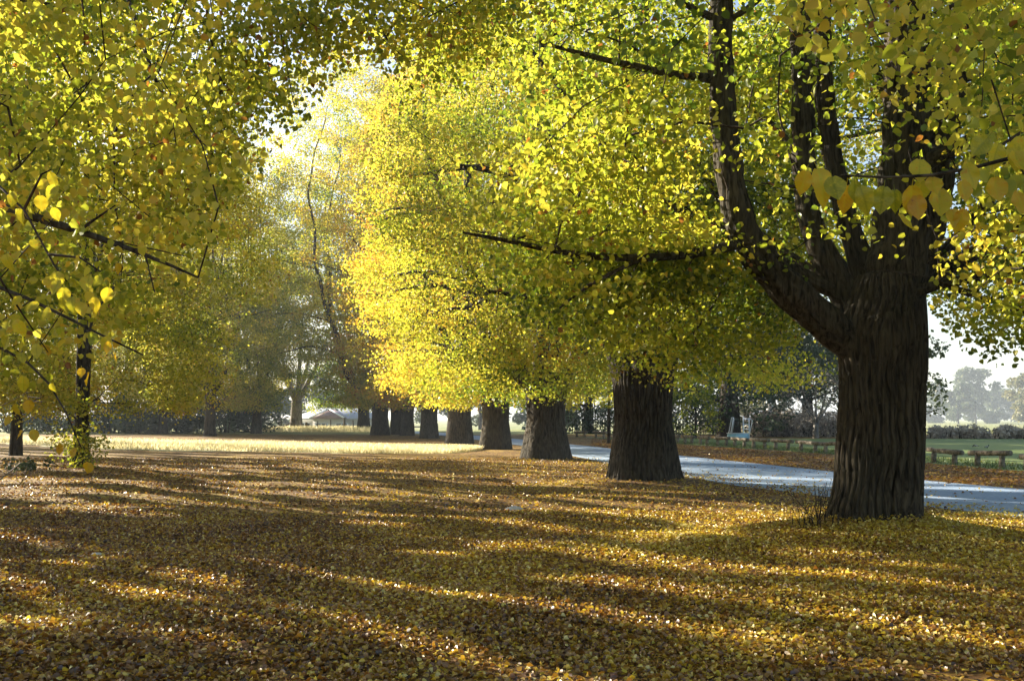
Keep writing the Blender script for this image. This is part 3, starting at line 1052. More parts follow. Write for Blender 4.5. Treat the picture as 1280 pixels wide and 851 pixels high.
row_tree(496, 97, "slim trunk pressed against its neighbour in the far cluster", 73, 0.62, 3.6, 2.8, 36, 7.0, 800, 100, 0.20, 0.52, 0.64)
row_tree(476, 93, "broad far trunk below the tallest pale yellow crown", 79, 0.86, 3.8, 3.0, 37, 9.8, 1500, 66, 0.18, 0.50, 0.54, low=0.95, ccx=-1.4, top=True, hol=-.12, gap_from=100)
row_tree(455, 122, "last dark trunk of the row, with a greener crown beside the house", 83, 0.80, 4.2, 3.0, 38, 8.6, 1200, 78, 0.22, 0.55, 0.19, cp=0.45)

# ---- left side
row_tree(104, 31, "slender left tree with a leafy tuft sprouting round its trunk foot", 31, 0.23, 5.2, 1.9, 15, 5.6, 1450, 130, 0.085, 0.36, 0.48, False, 90, 40, gap_from=0.0, nl=6, skew=1.3, low=.95, group=LEFT, hol=-.06)
row_tree(23, 43, "thin bare trunk at the far left edge behind low yellow boughs", 37, 0.25, 3.8, 2.6, 19, 5.6, 800, 120, 0.12, 0.42, 0.48, False, 60, 30, gap_from=0.0, nl=5, low=.9, group=LEFT)
back = [(264, 87, 1.0, -0.02, "stout trunk standing at the edge of the dry grass strip"),
        (205, 99, 0.95, 0.03, "dark background trunk left of the stout one, shaded by undergrowth"),
        (322, 102, 1.0, -0.06, "olive crowned tree on the right end of the wood edge"),
        (160, 108, 1.05, 0.0, "dim trunk in the wood behind the tufted left tree"),
        (292, 118, 1.15, 0.05, "tall tree between the stout trunk and the end of the wood"),
        (236, 122, 1.15, 0.10, "tall golden tree rising behind the stout trunk"),
        (60, 112, 1.1, -0.06, "greener tree far back at the left behind the thin trunk")]
for q, (px, Y, sc, sh, lab) in enumerate(back):
    row_tree(px, Y, lab, 430 + q, .5 * sc, 4.2, 2.6, 31 * sc, 7.4 * sc, 1300, 78, .165, .46, .42 + sh + (.14 if px in (236, 292) else .06), shift=0, gap_from=18.0, nl=6, skew=1.0, low=.85, hol=.03, group=BACK, name="woodland_tree", seg=40, rows=26)
# unseen trees added left of the frame so their crowns shade the lawn
shade = [(-21.0, 26.0, 14, 6.2, "unseen tree added left of the frame to shade the lawn"), (-34.0, 42.0, 19, 7.0, "unseen tree added farther left of the frame to shade the lawn"),
         (-30.0, 29.0, 16, 6.4, "unseen shade tree added behind the others left of the frame"), (-38.0, 59.0, 21, 7.0, "unseen far shade tree added left of the frame near the dry grass"), (-46.0, 72.0, 23, 7.0, "unseen farthest shade tree added left of the frame by the wood")]
for q, (x, y, H, Rm, lab) in enumerate(shade):
    m = proto_tree(900 + q, 0.42, 3.4, 2.2, H, Rm, 800, 150, 0.135, 0.45, 0.46, False, 5, 24, 16, skew=1.15, at=(x, y), hol=-0.6)
    place(m, "avenue_tree", (x, y, 0), 0, lab, "tree", LEFT, 1.0, 0.0)


# ---- near left tree out of the frame whose boughs hang into the picture
def build_overhang():
    r = np.random.default_rng(53)
    t = Tree(53)
    O = np.array([-9.2, 10.5, 0.0])
    e = empty("avenue_tree", tuple(O))
    t.chain([(0, 0, -.2), (0.1, 0, 1.6), (0.2, 0, 3.2)], [.5, .45, .45])

    def L(pts):
        Q = np.array([(pt(a, b, d) if w is not None else np.array([a, b, d])) for a, b, d, w in pts]) - O
        return t.chain(Q, [w for *_, w in pts], t.nearest(Q[0]), 0.2, 0.05)
    head = t.P[t.n - 1] + O

    def from_head(z, pts):
        Q = [np.array([0.2, 0, z])] + [pt(a, b, d) - O for a, b, d, w in pts]
        t.chain(Q, [pts[0][3] * 2.2] + [w for *_, w in pts], t.nearest(Q[0]), 0.25, 0.07)
    from_head(3.0, [(-420, 160, 7.5, .06), (-40, 243, 6.2, .034), (40, 264, 6.0, .028), (100, 287, 5.9, .022), (180, 312, 5.8, .014), (260, 350, 5.7, .006)])
    L([(100, 287, 5.9, .012), (125, 262, 5.9, .009), (160, 262, 5.8, .004)])
    L([(180, 312, 5.8, .008), (196, 330, 5.7, .006), (206, 362, 5.6, .003)])
    from_head(2.8, [(-380, 260, 6.5, .05), (-30, 340, 5.2, .011), (60, 368, 5.0, .009), (130, 420, 4.9, .006), (190, 445, 4.9, .003)])
    from_head(2.6, [(-380, 340, 7, .05), (-20, 420, 6, .009), (60, 445, 5.8, .007), (85, 500, 5.8, .005), (110, 555, 5.7, .004)])
    from_head(3.2, [(-300, -200, 9.5, .11), (60, -330, 9.5, .07), (105, -120, 8.6, .022), (150, 10, 8.0, .016), (172, 110, 7.8, .014), (215, 160, 7.7, .010), (258, 195, 7.6, .004)])
    L([(172, 110, 7.8, .010), (168, 140, 7.8, .007), (155, 170, 7.7, .003)])
    from_head(3.2, [(-200, -420, 10.5, .12), (200, -330, 10.5, .07), (400, -200, 10, .045), (540, -60, 9.5, .026), (640, -10, 9.2, .010)])
    L([(400, -200, 10, .03), (440, -60, 9.6, .018), (470, 30, 9.4, .010), (500, 90, 9.3, .005)])
    L([(300, -260, 10.2, .03), (330, -80, 9.6, .018), (352, 30, 9.3, .011), (372, 130, 9.2, .005)])
    L([(200, -330, 10.5, .03), (240, -120, 9.4, .018), (262, 20, 9.0, .010), (290, 120, 8.8, .004)])
    for a in np.linspace(1.0, 5.6, 6):
        d = np.array([math.cos(a), math.sin(a), 0])
        b = np.array([0.2, 0, 3.0])
        t.chain([b, b + d * 1.2 + [0, 0, 1.5], b + d * 3 + [0, 0, 4.5], b + d * 4.2 + [0, 0, 8]], [.2, .16, .10, .03], t.nearest(b))
    # general crown, kept off the open view
    C = crown_points(r, 700, 2.6, 11.5, 7.8, 0, 0, 0.9, 0.3)
    px, py, f = proj(C + O)
    infr = (px > -60) & (px < 1340) & (py > -80) & (C[:, 1] + O[1] > 0.2)
    C = C[~infr & (C[:, 0] + O[0] < 1.5)]
    # boughs seen in the picture
    yb_x = [-200, 0, 60, 110, 150, 200, 255, 290, 330, 370, 400, 430, 470, 510, 560, 600, 650, 720, 800]
    yb_y = [470, 470, 455, 430, 400, 380, 330, 225, 190, 165, 100, 70, 60, 130, 140, 100, 50, 15, -30]
    m = 9000
    q = np.stack([r.uniform(-90, 790, m), r.uniform(-160, 470, m)], -1)
    yb = np.interp(q[:, 0], yb_x, yb_y)
    dep = np.where(q[:, 0] < 280, r.uniform(5.2, 12.5, m), r.uniform(8.0, 11.5, m))
    # density falls towards the lower rim
    ok = (q[:, 1] < yb - 12) & (r.random(m) < np.clip((yb - q[:, 1]) / 160 + 0.25, 0, 1))
    ok &= r.random(m) < (dep / 12.5) ** 2
    q, dep = q[ok], dep[ok]
    E = np.array([pt(a, b, d) for (a, b), d in zip(q, dep)]) - O
    E = E[np.linalg.norm(E[:, :2], axis=1) < 11.5]
    lump = noise3(E, 1.6, 5, 2)
    E = E[lump > -0.35][:680]
    # straw hanging twigs toward camera
    t.grow(np.concatenate([C, E]), 0.35)
    t.radii(0.0035)
    mbt, mbb = MB(), MB()
    trunk_shape(mbt, [(-.25, 0, 0, .55), (.3, 0, 0, .48), (1.6, .1, 0, .43), (3.3, .2, 0, .47)], 60, 40, 5, .03)
    t.rad[:10] = np.minimum(t.rad[:10], 0.3)
    t.tubes(0.05, mbt, mbb, 3)
    mbt.build("trunk", M_BARK, e, True)
    mbb.build("branches", M_TWIG, e, True)

    def thin(P):
        x, y, f = proj(P + O)
        lim = np.interp(x, yb_x, np.array(yb_y) + 22)
        inf = (x > -40) & (x < 1320) & (P[:, 1] + O[1] > 0.2)
        return np.where((inf & ((y > lim) | (f < 3.6))) | sun_gap(P + O), 0.0, 1.0)
    lv = crown_leaves(t, 88, 0.056, 0.20, r, 0.40, True, "crown", thin, None, 4, 0.9)
    link("crown", lv, e)
    # large near leaves, sunlight on the spray put into their pale tint
    P, A, Nn, Sz, Tt = [], [], [], [], []
    spray = [(62, 215, .5), (50, 245, .0), (40, 300, .2), (25, 315, -.2), (70, 232, -.3), (28, 262, 0), (52, 225, .4), (66, 260, .2), (98, 320, -.1), (70, 340, .5), (60, 346, .2), (74, 350, -.3), (64, 370, -.9), (78, 372, 0), (90, 372, .3), (80, 360, .1), (98, 378, .5), (48, 378, -.8), (60, 384, -.1),
             (112, 345, 0), (124, 345, .1), (136, 360, .1), (118, 372, 0), (8, 318, .1), (20, 400, 0), (10, 420, -.2), (45, 430, .2), (30, 470, 0), (18, 240, .3), (5, 200, -.2)]
    for x, y, s in spray:
        d = 4.4 + r.uniform(-.15, .15)
        P.append(pt(x, y, d) - O)
        A.append([s + r.normal() * .2, r.normal() * .3, -1])
        Nn.append([r.normal() * .5, -1, r.normal() * .3 + .3])
        Sz.append(r.uniform(.06, .085))
        Tt.append(r.uniform(.42, .60))
    # large leaves further along and low at the left edge, dimmed by tint for shade
    for _ in range(26):
        x, y = r.uniform(-20, 150), r.uniform(300, 480)
        d = r.uniform(4.2, 5.4)
        P.append(pt(x, y, d) - O)
        A.append([r.normal() * .5, r.normal() * .4, -1])
        Nn.append([r.normal() * .6, -1, r.normal() * .5])
        Sz.append(r.uniform(.045, .07))
        Tt.append(r.choice([.30, .40, .52, .70]))
    for x, y in ((28, 538), (41, 537), (75, 555), (95, 560), (111, 578), (12, 520), (20, 505), (36, 500)):
        P.append(pt(x, y, 5.7) - O)
        A.append([r.normal() * .3, r.normal() * .3, -1])
        Nn.append([r.normal() * .5, -1, r.normal() * .3])
        Sz.append(r.uniform(.06, .085))
        Tt.append(r.uniform(.5, .8))
    link("leaf_spray", big_leaves("leaf_spray", np.array(P), np.array(A), np.array(Nn), np.array(Sz), np.array(Tt), M_BIGLEAF, r), e)
    tw = MB()
    for pts in ([(-30, 205, 4.6), (30, 262, 4.45), (70, 335, 4.4), (84, 352, 4.4)], [(60, 318, 4.4), (100, 322, 4.4), (126, 340, 4.4)], [(-30, 300, 4.6), (20, 380, 5), (60, 440, 5.6)], [(30, 262, 4.45), (52, 218, 4.4), (64, 212, 4.4)]):
        tw.tube(np.array([pt(*p) for p in pts]) - O, np.linspace(.007, .003, len(pts)), 5)
    tw.build("twig", M_TWIG, e, True)
    tag(e, "near left tree outside the frame whose dark boughs hang across the top left", "tree", LEFT)


build_overhang()


# ---- near right tree outside the frame: its big leafed twigs cross the top right corner
def build_corner():
    r = np.random.default_rng(61)
    t = Tree(61)
    O = np.array([7.6, 2.2, 0.0])
    e = empty("avenue_tree", tuple(O))
    t.chain([(0, 0, -.2), (0, 0, 1.6), (0, 0, 3.1)], [.6, .5, .5])

    def from_head(z, pts):
        Q = [np.array([0, 0, z])] + [pt(a, b, d) - O for a, b, d, w in pts]
        t.chain(Q, [pts[0][3] * 2] + [w for *_, w in pts], t.nearest(Q[0]), 0.15, 0.03)
    from_head(2.9, [(1900, 60, 3.4, .03), (1400, 165, 3.2, .009), (1290, 192, 3.15, .007), (1200, 222, 3.1, .0055), (1130, 236, 3.1, .0045), (1080, 230, 3.15, .003), (1048, 222, 3.15, .002)])
    from_head(3.1, [(2000, -300, 5, .06), (1500, -120, 5.2, .03), (1290, -40, 5.4, .015), (1180, 20, 5.5, .010), (1090, 50, 5.6, .004)])
    from_head(3.1, [(1900, -500, 6, .07), (1400, -260, 6.5, .03), (1150, -120, 6.8, .015), (1020, -30, 7, .006)])
    from_head(3.0, [(1900, 0, 5.5, .06), (1500, 70, 5.6, .03), (1330, 130, 5.6, .014), (1240, 190, 5.6, .006)])
    for a in np.linspace(-2.4, 2.6, 7):
        d = np.array([math.cos(a), math.sin(a), 0])
        b = np.array([0, 0, 3.0])
        t.chain([b, b + d * 1.2 + [0, 0, 1.5], b + d * 3 + [0, 0, 4], b + d * 4.4 + [0, 0, 8]], [.2, .16, .10, .03], t.nearest(b))
    C = crown_points(r, 330, 2.8, 17, 7.2, 0, 0, 0.9, 0.3)
    px, py, f = proj(C + O)
    infr = (px > -60) & (px < 1340) & (py > -60) & (py < 900) & (C[:, 1] + O[1] > 0.1)
    C = C[~infr & (C[:, 0] + O[0] > 1.2)]
    yb_x = [930, 980, 1030, 1100, 1160, 1210, 1260, 1320, 1380]
    yb_y = [-40, 20, 60, 90, 130, 190, 260, 330, 340]
    m = 900
    q = np.stack([r.uniform(940, 1370, m), r.uniform(-160, 330, m)], -1)
    ok = (q[:, 1] < np.interp(q[:, 0], yb_x, yb_y) - 10) & (r.random(m) < 0.25)
    q = q[ok][:60]
    E = np.array([pt(a, b, d) for (a, b), d in zip(q, r.uniform(4.6, 7.0, len(q)))]) - O
    t.grow(np.concatenate([C, E]), 0.3)
    t.radii(0.003)
    mbt, mbb = MB(), MB()
    trunk_shape(mbt, [(-.25, 0, 0, .68), (.3, 0, 0, .6), (1.6, 0, 0, .52), (3.3, 0, 0, .6)], 60, 40, 9, .03)
    t.rad[:10] = np.minimum(t.rad[:10], 0.3)
    t.tubes(0.05, mbt, mbb, 3)
    mbt.build("trunk", M_BARK, e, True)
    mbb.build("branches", M_TWIG, e, True)

    def thin(P):
        x, y, f = proj(P + O)
        lim = np.interp(x, yb_x, np.array(yb_y) + 22)
        inf = (x > -40) & (x < 1310) & (P[:, 1] + O[1] > 0.1) & (y < 900)
        return np.where(inf & ((y > lim) | (f < 3.9) | (x < 960)), 0.0, 1.0)
    lv = crown_leaves(t, 42, 0.066, 0.22, r, 0.52, True, "crown", thin, None, 4, 0.95)
    link("crown", lv, e)
    P, A, Nn, Sz, Tt = [], [], [], [], []
    big = [(1022, 212, 0, .155), (1008, 214, -.3, .10), (1040, 222, .25, .12), (1058, 232, -.1, .12), (1075, 234, .2, .11), (1068, 226, 0, .09), (1105, 234, 0, .11), (1118, 238, .2, .09), (1140, 232, .1, .12), (1146, 245, .1, .10), (1152, 226, -.1, .09), (1175, 236, -.3, .125), (1165, 222, .3, .09), (1202, 226, .1, .09), (1205, 262, 0, .095), (1190, 262, .1, .08), (1125, 268, .1, .10),
           (1243, 222, 0, .10), (1248, 180, -.4, .12), (1275, 172, -.2, .14), (1268, 190, 0, .12), (1235, 172, -.6, .10), (1208, 205, .4, .11), (1150, 200, -.4, .12), (1272, 240, 0, .11)]
    for x, y, s, z in big:
        d = 3.12 + r.uniform(-.07, .07)
        P.append(pt(x, y, d) - O)
        A.append([s + r.normal() * .12, r.normal() * .25, -1])
        Nn.append([r.normal() * .35, -1, r.normal() * .25 + .2])
        Sz.append(z * 0.80)
        Tt.append(r.uniform(.36, .82))
    link("leaf_spray", big_leaves("leaf_spray", np.array(P), np.array(A), np.array(Nn), np.array(Sz), np.array(Tt), M_BIGLEAF, r), e)
    tag(e, "near right tree outside the frame whose big leafed twigs cross the top right corner", "tree", RIGHT)


build_corner()


# ------------------------------------------------------------------ bushes, hedges, far trees
def blob_leaves(r, n, C, rad, size, tint, mat, name, near=False, shell=0.55, flat=1.0, droop=0.3):
    """leaves through the volume of several lumps C (k,3) of radius rad (k,)"""
    C = np.asarray(C, float)
    rad = np.asarray(rad, float) * np.ones(len(C))
    w = rad ** 2
    k = r.choice(len(C), n, p=w / w.sum())
    d = r.normal(size=(n, 3))
    d /= np.linalg.norm(d, axis=1)[:, None]
    q = rad[k] * r.uniform(shell ** 3, 1.15, n) ** (1 / 3)
    P = C[k] + d * q[:, None] * np.array([1, 1, flat])
    lump = noise3(P, rad.mean() * 0.7, int(r.integers(1e6)), 2)
    keep = lump > -0.30
    P = P[keep]
    P[:, 2] = np.maximum(P[:, 2], 0.03)
    ax, nn = hang_dirs(len(P), r, droop)
    tt = tint + 0.15 * noise3(P, rad.mean(), 3, 2) + r.normal(size=len(P)) * 0.10
    return leaf_mesh(name, P, ax, nn, size * r.uniform(.6, 1.3, len(P)), tt, mat, near)


def bush(name, px, Y, w, h, n, size, mat, tint, label, cat="bush", group=None, seed=0, stems=5, z=None, mesh=None):
    r = np.random.default_rng(seed)
    x = X_(px, Y)
    e = empty(name, (x, Y, float(gz(x, Y)) if z is None else z))
    k = 9
    C = np.stack([r.uniform(-w * .34, w * .34, k), r.uniform(-w * .25, w * .25, k), r.uniform(h * .22, h * .72, k)], -1)
    link("foliage", blob_leaves(r, n, C, r.uniform(.22, .34, k) * min(w, h * 1.3), size, tint, mat, "foliage"), e)
    mb = MB()
    for c in C[:stems]:
        mb.tube([(c[0] * .25, c[1] * .25, -.05), c * [.6, .6, .5], c], [.035 * h / 2, .025 * h / 2, .008], 5)
    mb.build("stem", M_TWIG, e, True)
    return tag(e, label, cat, group)


UG = "dark bushes of the wood edge"
# dense undergrowth along the wood behind the grass strip
ug = [(20, 104, 9, 5.0, "dark green bush at the far left edge of the wood"), (75, 106, 9, 5.2, "bush behind the low boughs left of the tufted trunk"),
      (140, 104, 8, 4.6, "bush right of the tufted trunk, in deep shade"), (180, 100, 6, 3.4, "low pale green bush left of the stout trunk"),
      (228, 104, 7, 4.6, "bush filling the gap just left of the stout trunk"), (285, 106, 8, 5.0, "dark bush right of the stout trunk"), (318, 110, 6, 4.8, "last dark bush at the right end of the wood")]
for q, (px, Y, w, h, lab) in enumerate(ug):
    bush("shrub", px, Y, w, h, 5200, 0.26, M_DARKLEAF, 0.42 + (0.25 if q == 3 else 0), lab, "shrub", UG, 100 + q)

# leafy tuft at the foot of the left tree
bush("shrub", 106, 30.4, 1.9, 1.5, 1900, 0.09, M_LEAF, 0.46, "leafy yellow green suckers hiding the foot of the slender left tree", "shrub", None, 130)
bush("shrub", 20, 29.0, 3.0, 0.45, 500, 0.10, M_DARKLEAF, 0.6, "low green weed patch on the leaves at the left edge", "weeds", None, 131)


def cone_tree(px, Y, R_, z0, z1, n, size, mat, tint, label, rt, seed, name, cat="tree", group=None, k=26):
    r = np.random.default_rng(seed)
    x = X_(px, Y)
    e = empty(name, (x, Y, float(gz(x, Y))))
    t = r.random(k) ** 0.9
    a = r.uniform(0, 2 * np.pi, k)
    Rt = R_ * np.sin(np.pi * (t * .72 + .22)) ** .7 * np.sqrt(r.uniform(.1, 1, k))
    C = np.stack([Rt * np.cos(a), Rt * np.sin(a), z0 + (z1 - z0) * t], -1)
    link("crown", blob_leaves(r, n, C, R_ * r.uniform(.22, .36, k), size, tint, mat, "crown", shell=0.3, flat=.7), e)
    mb = MB()
    mb.tube([(0, 0, -.3), (0.05, 0, z0), (0.1, 0.1, z0 + (z1 - z0) * .6)], [rt * 1.25, rt, rt * .3], 12)
    for c in C[:10]:
        mb.tube([(0.05, 0, z0 + (c[2] - z0) * .4), c * [.5, .5, .85], c], [rt * .3, rt * .18, .02], 6)
    mb.build("trunk", M_BARK, e, True)
    return tag(e, label, cat, group)


DG = "trees behind the playing field"
cone_tree(910, 84, 8.6, 2.3, 12, 34000, 0.27, M_DARKLEAF, 0.42, "spreading dark evergreen with a thick trunk beyond the log rails", 0.85, 201, "evergreen_tree", "tree", DG, 46)
cone_tree(1008, 92, 7.4, 2.2, 11.5, 24000, 0.28, M_DARKLEAF, 0.50, "dark green tree right of the evergreen, behind grey scrub", 0.5, 202, "evergreen_tree", "tree", DG)
cone_tree(1130, 46, 1.9, 1.5, 5.8, 2600, 0.16, M_DARKLEAF, 0.75, "green tree peeping out from behind the nearest thick trunk on its right", 0.12, 203, "field_tree", "tree", DG)
cone_tree(735, 105, 7.0, 2.6, 13, 9000, 0.34, M_DARKLEAF, 0.55, "dim green tree seen between the second and third trunks", 0.5, 204, "field_tree", "tree", DG)
cone_tree(835, 110, 8.0, 2.6, 15, 9000, 0.36, M_DARKLEAF, 0.62, "dull green tree behind the second trunk at the field edge", 0.5, 205, "field_tree", "tree", DG)
cone_tree(760, 62, 2.3, 1.9, 6.4, 3200, 0.16, M_LEAF, 0.50, "young yellow tree with a thin pale trunk beside the drive", 0.10, 206, "young_tree", "tree", DG, 20)
cone_tree(868, 78, 2.6, 0.6, 5.0, 2600, 0.22, M_LEAF, 0.36, "small sparse yellow tree at the left of the evergreen trunk", 0.10, 207, "young_tree", "tree", DG, 20)

FT = "pale hazy trees far beyond the field"
far = [(1196, 520, 20, 21, "small hazy tree just right of the nearest trunk"), (1218, 560, 28, 29, "rounded blue hazy tree left in the open gap"), (1244, 620, 20, 18, "low hazy tree in the middle of the open gap"),
       (1285, 420, 21, 21, "yellowish hazy tree at the right edge of the picture"), (1172, 600, 26, 24, "blue hazy tree half behind the nearest trunk"), (1262, 760, 36, 24, "palest tree on the skyline of the open gap"),
       (660, 190, 12, 12, "hazy tree between the third and fourth trunks"), (720, 230, 14, 15, "hazy tree behind the dim green tree"), (600, 200, 12, 12, "hazy tree behind the fifth trunk"),
       (400, 240, 14, 13, "grey hazy tree behind the house roof"), (350, 230, 14, 14, "hazy tree left of the house"), (440, 260, 14, 11, "low hazy tree right behind the house"), (530, 220, 14, 14, "hazy tree behind the far row trunks"),
       (1060, 160, 12, 13, "hazy tree behind the nearest trunk at the field end"), (960, 180, 12, 12, "hazy tree behind the white cottage"), (880, 190, 12, 14, "hazy tree far behind the evergreen")]
for q, (px, Y, w, h, lab) in enumerate(far):
    cone_tree(px, Y, w * .5, h * .08, h, 8000, 0.0027 * Y, M_FARLEAF, 0.45 + (0.35 if px in (1285, 960) else 0), lab, 0.4, 300 + q, "distant_tree", "tree", FT, 18)

# scrubby hedges along the field's far side
def hedge(name, x0, x1, Y0, Y1_, h, n, label, seed, tint=0.5, mat=None, size=0.22):
    r = np.random.default_rng(seed)
    k = 40
    t = np.linspace(0, 1, k)
    A = np.array([X_(x0, Y0), Y0])
    B = np.array([X_(x1, Y1_), Y1_])
    e = empty(name, (A[0], A[1], 0))
    C = np.stack([t * (B - A)[0] + r.normal(size=k) * .3, t * (B - A)[1] + r.normal(size=k) * .4, r.uniform(.35, .62, k) * h], -1)
    link("foliage", blob_leaves(r, n, C, r.uniform(.45, .65, k) * h, size, tint, mat or M_SCRUB, "foliage", shell=.2), e)
    mb = MB()
    for c in C:
        for _ in range(3):
            b = np.array([c[0] + r.normal() * .3, c[1] + r.normal() * .2, 0])
            mb.tube([b, b + [r.normal() * .1, r.normal() * .1, h * .6], b + [r.normal() * .2, r.normal() * .2, h * r.uniform(.9, 1.25)]], [.03, .02, .006], 4)
    mb.build("stem", M_TWIG, e, True)
    tag(e, label, "hedge")


hedge("hedge", 1128, 1330, 79, 76, 0.95, 9000, "low grey brown scrub hedge along the open far side of the field", 401, 0.85)  # high tint value stands for sunlight on this hedge
hedge("hedge", 940, 1056, 86, 85, 2.2, 9000, "pale twiggy hedge behind the field left of the nearest trunk", 402, 0.62)
hedge("hedge", 690, 900, 104, 92, 3.0, 11000, "dark hedge at the field edge behind the second trunk", 403, 0.35, M_DARKLEAF)
hedge("hedge", -100, 330, 114, 114, 2.0, 12000, "dark hedge deep in the wood behind the grass strip", 404, 0.45, M_DARKLEAF, 0.3)


def bare_tree(px, Y, h, seed, label, name="bare_tree", rt=0.3, forks=(0, 1), spread=0.5, fuzz=True, n=220, zlow=.25):
    r = np.random.default_rng(seed)
    x = X_(px, Y)
    e = empty(name, (x, Y, float(gz(x, Y))))
    t = Tree(seed)
    end = t.chain([(0, 0, -.2), (0, 0, h * .12), (.05, 0, h * .22)], [rt * 1.2, rt, rt * .9])
    for a in np.linspace(0, 6.28, 6)[:5]:
        d = np.array([math.cos(a), math.sin(a), 0])
        b = np.array([.05, 0, h * .2])
        t.chain([b, b + d * h * spread * .35 + [0, 0, h * .28], b + d * h * spread * .6 + [0, 0, h * .6]], [rt * .5, rt * .3, rt * .1], end)
    C = crown_points(r, n, h * zlow, h, h * spread, 0, 0, .8)
    t.grow(C, 0.6)
    t.radii(0.012)
    mbt, mbb = MB(), MB()
    t.tubes(0.07, mbt, mbb)
    mbt.build("trunk", M_GREYBARK, e, True)
    mbb.build("branches", M_GREYBARK, e, True)
    if fuzz:
        P = np.concatenate([t.P[np.asarray(i[-2:])] for i in t.tips])
        P = np.repeat(P, 5, 0) + r.normal(size=(len(P) * 5, 3)) * .28
        ax, nn = hang_dirs(len(P), r, 0)
        link("crown", leaf_mesh("crown", P, ax, nn, np.full(len(P), .12), r.uniform(.3, 1, len(P)), M_SCRUB, False), e)
    return tag(e, label, "tree")


M_GREYBARK = bark_mat("grey_bark", (0.10, 0.095, 0.09), (0.26, 0.24, 0.22), 8, 0.3)
bare_tree(371, 128, 17, 501, "leafless grey tree with a thick leaning trunk by the fence", rt=0.75, spread=.42, n=420)
bare_tree(1018, 78.5, 5.6, 502, "pale leafless bush tree in front of the dark green tree", rt=0.22, spread=.55, n=260, zlow=.15)

# ------------------------------------------------------------------ log rails
M_LOG = bark_mat("weathered_log", (0.09, 0.075, 0.06), (0.30, 0.26, 0.21), 6, 1.0)
M_LOGEND = plain("dark_log_end", (0.06, 0.05, 0.045), 0.9)
RAILS = "low log rails between drive and field"
line = [(1300, 589), (1264, 586), (1213, 582), (1160, 577.5), (1051, 567), (961, 561.5), (900, 557.5), (840, 553.5), (760, 548), (690, 544.5)]
lx, ly = np.array(line).T


def line_pt(px):
    return g(px, np.interp(-px, -lx, ly))


logs = [(1318, 1276, "log rail cut by the right edge of the picture"), (1264, 1213, "nearest complete log rail in the open gap, dark butt to the right"), (1203, 1160, "log rail just right of the nearest trunk"),
        (1092, 1056, "log rail hidden mostly behind the nearest trunk"), (1051, 1028, "log rail touching the left edge of the nearest trunk"), (1026, 996, "log rail second to the left of the nearest trunk"), (991, 965, "log rail in front of the pale twiggy hedge"),
        (961, 938, "log rail right of the blue box"), (935, 915, "log rail directly in front of the blue box"), (912, 894, "log rail left of the blue box"), (887, 873, "log rail in front of the evergreen"),
        (868, 854, "log rail near the right edge of the second trunk"), (850, 838, "log rail touching the second trunk"), (758, 742, "far log rail left of the second trunk"), (734, 718, "farthest log rail, right of the third trunk")]
for q, (xa, xb, lab) in enumerate(logs):
    r = np.random.default_rng(600 + q)
    A, B = line_pt(xa), line_pt(xb)
    mid = (A + B) / 2
    dirv = B - A
    Lg = np.linalg.norm(dirv)
    ang = math.atan2(dirv[1], dirv[0])
    e = empty("log_rail", (mid[0], mid[1], 0), ang)
    mb = MB()
    zt = 0.44 + r.uniform(-.02, .03)
    tilt = r.uniform(-.03, .03)
    ss = np.linspace(-Lg / 2, Lg / 2, 9)
    mb.tube(np.stack([ss, r.normal(size=9) * .008, zt + tilt * ss / Lg * 2 + r.normal(size=9) * .006], -1), .088 + .007 * r.normal(size=9) * .5, 16)
    mb.build("log", M_LOG, e, True)
    for sx in (-.30, .30):
        mp = MB()
        mp.tube([(sx * Lg, .02, -.1), (sx * Lg, .02, .15), (sx * Lg, .0, zt - .07)], [.10, .095, .09], 12)
        mp.build("post", M_LOG, e, True)
    tag(e, lab, "log rail", RAILS)

# ------------------------------------------------------------------ buildings
M_WHITE = plain("white_paint", (0.72, 0.74, 0.76), 0.6, .08)
M_PALEBLUE = plain("pale_blue_paint", (0.32, 0.55, 0.66), 0.55, .1)
M_IRON = plain("grey_roof_iron", (0.36, 0.37, 0.40), 0.45, .12, 2.0)
M_SLATE = plain('slate_roof', (0.16, 0.18, 0.21), 0.6, .1, 2.0)
M_REDROOF = plain("red_roof_iron", (0.27, 0.17, 0.15), 0.5, .15, 2.0)
M_GLASS = plain("dark_window_glass", (0.03, 0.04, 0.05), 0.1, .1, 2, 0.6)
M_WALL = plain("cream_wall", (0.52, 0.50, 0.45), 0.8, .1)
M_STEEL = plain("white_steel_tube", (0.75, 0.77, 0.80), 0.4, .06)
M_PANEL = plain("grey_mesh_panel", (0.35, 0.37, 0.38), 0.7, .15)
M_POST = bark_mat("old_fence_wood", (0.05, 0.042, 0.035), (0.17, 0.145, 0.12), 6, 0.3)
M_WIRE = plain("fence_wire", (0.3, 0.3, 0.3), 0.4, .05, 4, .5, 0.9)


def roof_hip(mb, cx, cy, L, W, z, h, over=0.5, hip=0.75):
    a, b = L / 2 + over, W / 2 + over
    r = L / 2 - W / 2 * hip
    V = [(cx - a, cy - b, z), (cx + a, cy - b, z), (cx + a, cy + b, z), (cx - a, cy + b, z), (cx - r, cy, z + h), (cx + r, cy, z + h),
         (cx - a, cy - b, z - .18), (cx + a, cy - b, z - .18), (cx + a, cy + b, z - .18), (cx - a, cy + b, z - .18)]
    mb.add(V, [[0, 1, 5, 4], [2, 3, 4, 5], [6, 7, 1, 0], [7, 8, 2, 1], [8, 9, 3, 2], [9, 6, 0, 3], [9, 8, 7, 6]], [[1, 2, 5], [3, 0, 4]])


